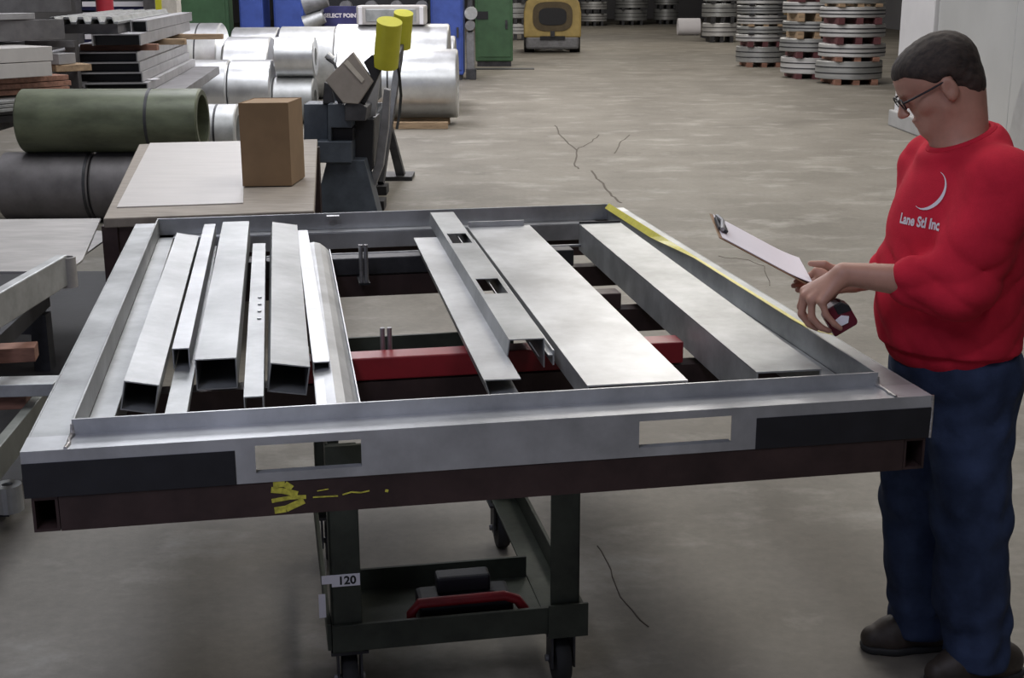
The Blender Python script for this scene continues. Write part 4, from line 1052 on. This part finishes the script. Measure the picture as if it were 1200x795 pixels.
# arms
def arm(S_, E_, Wr):
    body.cone(S_, E_, .058, .043, .03)
    mid = E_ + (Wr - E_) * .30
    body.cone(E_, mid, .043, .044, .02).cone(mid, Wr, .044, .029, .02)
arm(SHL, ELL, WRL); arm(SHR, ELR, WRR)
def finger(pts, r0, r1):
    n = len(pts) - 1
    for i in range(n):
        body.cone(pts[i], pts[i + 1], r0 + (r1 - r0) * i / n, r0 + (r1 - r0) * (i + 1) / n, .004)
# left hand, over the tape case
KN = [px(943, 341, 3.335), px(944, 347, 3.312), px(951, 352, 3.286), px(963, 354, 3.262)]
for kn, r in zip(KN, (.0155, .016, .0155, .0145)):
    body.cone(WRL + (kn - WRL) * .08, kn, .022, r - .002, .014)
finger([KN[0], px(938, 360, 3.336), px(944, 373, 3.334), px(953, 379, 3.330)], .0105, .0075)
finger([KN[1], px(939, 368, 3.312), px(948, 380, 3.308), px(957, 385, 3.304)], .0108, .0078)
finger([KN[2], px(951, 372, 3.281), px(962, 384, 3.276), px(972, 388, 3.274)], .0105, .0075)
finger([KN[3], px(968, 369, 3.257), px(978, 380, 3.253), px(985, 385, 3.253)], .0095, .0068)
body.cone(WRL + np.array([.0, -.01, -.005]), px(974, 346, 3.35), .018, .014, .012)
finger([px(974, 346, 3.35), px(970, 360, 3.352), px(975, 373, 3.345)], .0125, .009)
# right hand, holding the end of the clipboard
KR = [px(958, 318, 3.545), px(961, 327, 3.53), px(966, 335, 3.515), px(972, 341, 3.50)]
for kn in KR: body.cone(WRR + (kn - WRR) * .1, kn, .021, .0145, .014)
finger([KR[0], px(944, 326, 3.55), px(933, 330, 3.53)], .0105, .008)
finger([KR[1], px(943, 335, 3.53), px(930, 335, 3.505)], .0105, .008)
finger([KR[2], px(949, 342, 3.51), px(935, 340, 3.48)], .0105, .008)
finger([KR[3], px(957, 346, 3.49), px(944, 345, 3.46)], .0095, .007)
body.cone(WRR, px(978, 316, 3.46), .018, .014, .012)
finger([px(980, 318, 3.46), px(966, 310, 3.46), px(950, 309, 3.47)], .0125, .0085)
Vb, Qb = body.mesh()
body_o = field_obj('body', Vb, Qb, SKIN, man, 2)

# hair
hair = Field(hd(0, 0, 0) - .16, hd(0, 0, 0) + .16, .004)
hair.ell(hd(-.010, 0, .008), (.112, .087, .096), .01, HM)
hair.ell(hd(.046, 0, .043), (.058, .070, .044), .03, HM)
hair.ell(hd(-.056, 0, -.062), (.050, .068, .064), .03, HM)
X = hair.full(); P_ = [X[i] - HC[i] for i in range(3)]
lx, ly, lz = [sum(HM[j][i] * P_[i] for i in range(3)) / HS for j in range(3)]
line = -.046 + .98 * (lx + .005) + .25 * np.maximum(np.abs(ly) - .05, 0) * 0
line = np.where(lx > .062, np.minimum(line, .050 - .30 * (lx - .062)), line)
line = np.where((lx < .030) & (lx > -.016), np.maximum(line, -.012), line)
line = np.where(lx < -.016, line - .034, line)
hair.keep((line - lz), .012)
rough_ = .0007 * np.sin(lx * 210 + 3 * np.sin(ly * 90)) * np.sin(lz * 190 + 2.0 * np.sin(lx * 60)) + .0006 * np.sin(ly * 330 + lz * 150)
hair.d = hair.d + rough_.astype(np.float32)
Vh, Qh = hair.mesh(); field_obj('hair', Vh, Qh, HAIR, man, 1)
BROW = MB()
for s_ in (-1, 1):
    BROW.tube([hd(.106, .013 * s_, .002), hd(.104, .030 * s_, .006), hd(.090, .050 * s_, .003)], [.003, .0035, .002], 6)
BROW.build('eyebrows', HAIR, man, world=False, smooth=True)

# glasses
def gl(x, y, z): return Vector(hd(x, y, z))
g = MB()
for s_ in (-1, 1):
    loop = [(.122, (.032 + .023 * math.cos(a)) * s_, -.020 + .015 * math.copysign(abs(math.sin(a)) ** .7, math.sin(a))) for a in np.linspace(0, 2 * math.pi, 21)]
    g.tube([gl(*p) for p in loop], .0022, 6)
    g.tube([gl(.122, .055 * s_, -.014), gl(.112, .070 * s_, -.013), gl(.05, .079 * s_, -.016), gl(.012, .086 * s_, -.016), gl(-.008, .086 * s_, -.030)], [.003, .003, .0028, .0025, .002], 8)
g.tube([gl(.122, .010, -.015), gl(.127, 0, -.011), gl(.122, -.010, -.015)], .002, 6)
go = g.build('glasses', BLACK, man, world=False, smooth=True)
GLASS = bpy.data.materials.new('lens_glass'); GLASS.use_nodes = True
gb = GLASS.node_tree.nodes['Principled BSDF']; gb.inputs['Transmission Weight'].default_value = 1; gb.inputs['Roughness'].default_value = .02; gb.inputs['IOR'].default_value = 1.05
for s_ in (-1, 1):
    lp = [gl(.1215, (.032 + .021 * math.cos(a)) * s_, -.020 + .013 * math.sin(a)) for a in np.linspace(0, 2 * math.pi, 18, endpoint=False)]
    lq = [p + Vector(xh) * .0012 for p in lp]; n = 18
    MB().add(lp + lq, [tuple(range(n))[::-1], tuple(range(n, 2 * n))] + [(i, (i + 1) % n, n + (i + 1) % n, n + i) for i in range(n)]).build('lens', GLASS, go, world=False)

# sweatshirt
sh = Field((-.30, -.40, .84), (.40, .42, 1.62), .0062)
sh.ell((.020, 0, 1.255), (.178, .212, .215), .04)
sh.ell((.030, 0, 1.075), (.188, .205, .215), .05)
sh.ell((.015, 0, .965), (.172, .190, .12), .04)
sh.cone((.01, .0, 1.455), (.012, .165, 1.405), .085, .088, .05).cone((.01, .0, 1.455), (.015, -.165, 1.405), .085, .088, .05)
sh.cone((.0, 0, 1.47), (.040, 0, 1.52), .088, .080, .04).cone((.03, 0, 1.36), (.038, 0, 1.47), .125, .092, .05)
cuffL = ELL + (WRL - ELL) * .36; cuffR = ELR + (WRR - ELR) * .36
for S_, E_, Cf in ((SHL, ELL, cuffL), (SHR, ELR, cuffR)):
    sh.cone(S_, S_ + (E_ - S_) * .55, .094, .082, .04).cone(S_ + (E_ - S_) * .55, E_, .082, .078, .03).cone(E_, Cf, .080, .062, .03)
    dd = (Cf - E_) / np.linalg.norm(Cf - E_)
    sh.cone(Cf - dd * .006, Cf + dd * .004, .060, .060, .006)
X = sh.full()
x_, y_, z_ = X
def fold(a, b, c, f, ph): return np.sin((a * x_ + b * y_ + c * z_) * f + ph + 1.3 * np.sin(9 * x_ + 7 * z_ + ph) + 1.1 * np.sin(8 * y_ - 6 * z_))
sharp = lambda q: 1 - 2 * np.sqrt(np.abs(q) + .02)
wr = .0034 * sharp(fold(.6, .2, 1, 30, .3)) + .0030 * sharp(fold(-.5, .5, .8, 40, 1.9)) + .002 * fold(.2, -.9, 1, 33, 4.)
amp = .5 + .8 * np.exp(-((z_ - 1.17) / .12) ** 2) + .9 * np.exp(-((x_ - ELL[0]) ** 2 + (y_ - ELL[1]) ** 2 + (z_ - ELL[2]) ** 2) / .02) + .5 * np.exp(-((z_ - .97) / .05) ** 2)
chest = np.clip((x_ - .10) / .06, 0, 1) * np.clip((z_ - 1.2) / .05, 0, 1) * np.clip((.17 - y_) / .05, 0, 1)
sh.d = (sh.d + wr * amp * (1 - .75 * chest)).astype(np.float32)
rib = .0022 * np.sin(np.arctan2(y_, x_ - .02) * 110)
hemz = .905
sh.d = (sh.d + np.where(z_ < hemz + .055, .012 + rib * 0, 0)).astype(np.float32)
sh.keep((hemz - z_), .015)
# neck opening and forearm openings
sh.keep(z_ - (1.515 - .42 * (x_ - .03)), .012)
V_, Q_ = sh.mesh(); shirt = field_obj('sweatshirt', V_, Q_, FABRIC, man, 2)
# collar band
cpts = []
for a in np.linspace(0, 2 * math.pi, 33):
    cx, cy = .036 + .078 * math.cos(a), .076 * math.sin(a)
    cpts.append(Vector((cx, cy, 1.511 - .42 * (cx - .03))))
MB().tube(cpts, .011, 8).build('collar_band', FABRIC, shirt, world=False, smooth=True)

# jeans
je = Field((-.30, -.30, .03), (.32, .32, 1.0), .0066)
je.ell((.005, 0, .915), (.158, .178, .13), .04)
je.ell((-.050, .0, .875), (.120, .165, .12), .04)
HL, HR = np.array([-.005, .088, .86]), np.array([.015, -.088, .86])
KL, KRk = np.array([-.030, .100, .49]), np.array([.035, -.090, .49])
AL, AR = np.array([-.085, .105, .075]), np.array([-.015, -.095, .085])
je.cone(HL, KL, .115, .098, .05).cone(KL, AL, .096, .092, .03)
je.cone(HR, KRk, .115, .096, .05).cone(KRk, AR, .094, .088, .03)
je.ell(KL + [-.005, 0, -.18], (.085, .082, .16), .04); je.ell(KRk + [-.03, 0, -.18], (.085, .080, .16), .04)
X = je.full(); x_, y_, z_ = X
wr = .0022 * fold(.5, .3, 1, 62, 0.) + .003 * fold(-.9, .7, .35, 60, 2.2) + .0025 * fold(.8, .6, .25, 85, 1.)
amp = .5 + 1.1 * np.exp(-((z_ - .16) / .09) ** 2) + .8 * np.exp(-((z_ - .52) / .08) ** 2) + .6 * np.exp(-((z_ - .78) / .06) ** 2)
je.d = (je.d + wr * amp).astype(np.float32)
je.keep(.052 - z_, .008)
V_, Q_ = je.mesh(); jeans = field_obj('jeans', V_, Q_, DENIM, man, 2)

# boots
def boot(toe, heel, ank, lf):
    bt = Field(np.minimum(toe, heel) - .12, np.maximum(toe, heel) + np.array([.12, .12, .24]), .005)
    toe = np.array(toe); heel = np.array(heel); ank = np.array(ank)
    ball = heel + (toe - heel) * .68
    bt.cone(heel + [.02, 0, .048], ball + [0, 0, .046], .042, .046, .03).cone(ball + [0, 0, .042], toe + [-.035, 0, .040], .046, .036, .03)
    bt.cone(heel + (toe - heel) * .22 + [0, 0, .06], ank + [0, 0, .03], .050, .052, .04)
    bt.cone(heel + (toe - heel) * .35 + [0, 0, .085], ball + [0, 0, .06], .045, .035, .03)
    X = bt.full(); bt.keep(.014 - X[2], .006)
    V, Q = bt.mesh(); o = field_obj('boot', V, Q, LEATHER, man, 1)
    sol = Field(np.minimum(toe, heel) - .12, np.maximum(toe, heel) + np.array([.12, .12, .10]), .005)
    sol.cone(heel + [.02, 0, .02], ball + [0, 0, .02], .048, .051, .02).cone(ball + [0, 0, .02], toe + [-.04, 0, .02], .051, .041, .02)
    X = sol.full(); sol.keep(-X[2] + .0005, 0); sol.keep(X[2] - .024, .004)
    V, Q = sol.mesh(); field_obj('sole', V, Q, RUBBER, o, 0)
    lc = MB()
    for k in range(4):
        p = heel + (toe - heel) * (.40 + .09 * k) + np.array([0, 0, .132 - .011 * k])
        lc.tube([Vector(p + [0, -.026, -.006]), Vector(p + [0, 0, .003]), Vector(p + [0, .026, -.006])], .0028, 6)
    lc.build('laces', mat('brown_lace', (.07, .05, .035), .8), o, world=False, smooth=True)
    return o
boot((.160, -.105, 0), (-.125, -.090, 0), AR, 0)
boot((.075, .120, 0), (-.205, .103, 0), AL, 1)

# chest print, laid onto the cloth
dg = bpy.context.evaluated_depsgraph_get()
bvh = BVHTree.FromPolygons([v.co.copy() for v in shirt.data.vertices], [list(p.vertices) for p in shirt.data.polygons])
CN = Vector((.88, .47, .05)).normalized(); CX = Vector((-.47, .88, 0)).normalized(); CY = CN.cross(CX)
CY = CY if CY.z > 0 else -CY
def print_on(name, vs, fs, org):
    out = []
    for x, y in vs:
        p = Vector(org) + CX * x + CY * y + CN * .3
        loc, nrm, i, dist = bvh.ray_cast(p, -CN)
        out.append((loc + CN * .0016) if loc is not None else p - CN * .3)
    MB().add(out, fs).build(name, WHITEP, shirt, world=False)
CO = Vector((.13, .055, 1.305))
tv, tf = text_mesh('Lane Stl Inc.', .036, .0012)
print_on('chest_lettering', [(v.x * .82, v.y) for v in tv], tf, CO)
sw = []; n = 18
for i in range(n):
    a = math.radians(70 - 190 * i / (n - 1)); t_ = i / (n - 1); wd = .001 + .010 * math.sin(math.pi * min(1, t_ * 1.02)) ** 1.5 * (0.4 + t_)
    sw.append(((.050 - wd) * math.cos(a), (.050 - wd) * math.sin(a))); sw.append((.050 * math.cos(a), .050 * math.sin(a)))
print_on('chest_emblem', sw, [(2 * i, 2 * i + 1, 2 * i + 3, 2 * i + 2) for i in range(n - 1)], CO + Vector((0, 0, .082)) + CX * .002)

# ------------------------------------------------------------------ clipboard and tape measure
c0, c1, c2 = at(843, 278, 3.42), at(955, 338, 3.42), at(832, 250, 3.63)
ex = (c1 - c0); ey = (c2 - c0); en = ex.cross(ey).normalized()
if en.z < 0: en = -en
clip = thing('clipboard', 'clipboard with white paper held out over the right rail', 'clipboard', c0)
def brd(name, a0, a1, b0_, b1, h0, h1, m, bev=.001):
    vs = [c0 + ex * a + ey * b + en * h for a in (a0, a1) for b in (b0_, b1) for h in (h0, h1)]
    return MB().add(vs, [(0, 1, 3, 2), (4, 6, 7, 5), (0, 4, 5, 1), (2, 3, 7, 6), (0, 2, 6, 4), (1, 5, 7, 3)]).build(name, m, clip, bevel=bev)
brd('board', 0, 1, 0, 1, -.003, 0, BOARD)
# paper, slightly sagging at its free end
pv = []; N = 12
for i in range(N + 1):
    a = .03 + .93 * i / N
    for b_ in (.02, .98): pv.append(c0 + ex * a + ey * b_ + en * (.0025 + .010 * max(0, (i / N - .7)) ** 2 * 8))
pvl = [p - en * .0015 for p in pv]; k = len(pv)
pf = []
for i in range(N): pf += [(2 * i, 2 * i + 2, 2 * i + 3, 2 * i + 1), (k + 2 * i, k + 2 * i + 1, k + 2 * i + 3, k + 2 * i + 2), (2 * i, k + 2 * i, k + 2 * i + 2, 2 * i + 2), (2 * i + 1, 2 * i + 3, k + 2 * i + 3, k + 2 * i + 1)]
pf += [(0, 1, k + 1, k), (2 * N, k + 2 * N, k + 2 * N + 1, 2 * N + 1)]
MB().add(pv + pvl, pf).build('paper', PAPER, clip)
brd('clip_plate', .005, .10, .28, .72, .004, .012, DARK)
MB().tube([c0 + ex * .03 + ey * .22 + en * .012, c0 + ex * .045 + ey * .5 + en * .020, c0 + ex * .03 + ey * .78 + en * .012], .006, 8).build('clip_jaw', STEELROD, clip, smooth=True)

tcx = at(982, 371, 3.305)
tape = thing('tape_measure', 'red and black tape measure in the man\'s hand with yellow blade along the rail', 'tape measure', tcx)
ta = math.radians(32); tx = Vector((math.cos(ta), 0, math.sin(ta))); tz = Vector((-math.sin(ta), 0, math.cos(ta)))
def tcase(name, poly, y0, y1, m, bev=.004):
    return MB().prism(poly, lambda x, z, y: tcx + tx * x + tz * z + Vector((0, y, 0)), y0, y1).build(name, m, tape, bevel=bev)
oc = [(-.034, -.038), (.030, -.038), (.036, -.030), (.036, .020), (.022, .038), (-.016, .038), (-.034, .022)]
tcase('case', oc, -.022, .022, mat('dark_red_plastic', (.12, .008, .02), .4))
tcase('grip', [(.0, .038), (.022, .038), (.036, .020), (.036, .002), (.0, .010)], -.0245, .0245, BLACK)
tcase('case_label', [(-.010, -.018), (.012, -.020), (.022, -.006), (.006, .006), (-.012, .003)], -.0262, -.0222, PAPER, .0005)
tcase('belt_clip', [(-.020, -.02), (.020, -.02), (.020, .02), (-.020, .02)], .022, .026, DARK, .001)
# blade along the top of the right lip: flat near the far corner, on edge near the hand
lipu = FW - S - .003; zl = BZ + LT
segs = []
for i in range(25):
    f_ = i / 24; w_ = .33 + (FL_ - .13 - .33) * f_
    g_ = min(1, max(0, (f_ - .50) / .2)); tw = math.radians(4 + 46 * g_)
    lift = .030 * max(0, 1 - f_ / .12) ** 2
    inn = fw_(0, 0, 0) - fw_(1, 0, 0)
    c = fw_(lipu + .006 - .010 * g_, w_, zl + .003 + .003 * g_ + lift); acr = inn * math.cos(tw) - Vector((0, 0, 1)) * math.sin(tw)
    segs.append((c - acr * .002, c + acr * (.010 + .015 * g_)))
bv = []
for a, b_ in segs: bv += [a, b_, a + Vector((0, 0, -.0006)), b_ + Vector((0, 0, -.0006))]
bf = []
for i in range(24):
    o_ = 4 * i; bf += [(o_, o_ + 4, o_ + 5, o_ + 1), (o_ + 2, o_ + 3, o_ + 7, o_ + 6), (o_, o_ + 2, o_ + 6, o_ + 4), (o_ + 1, o_ + 5, o_ + 7, o_ + 3)]
MB().add(bv, bf).build('blade', YELTAPE, tape)
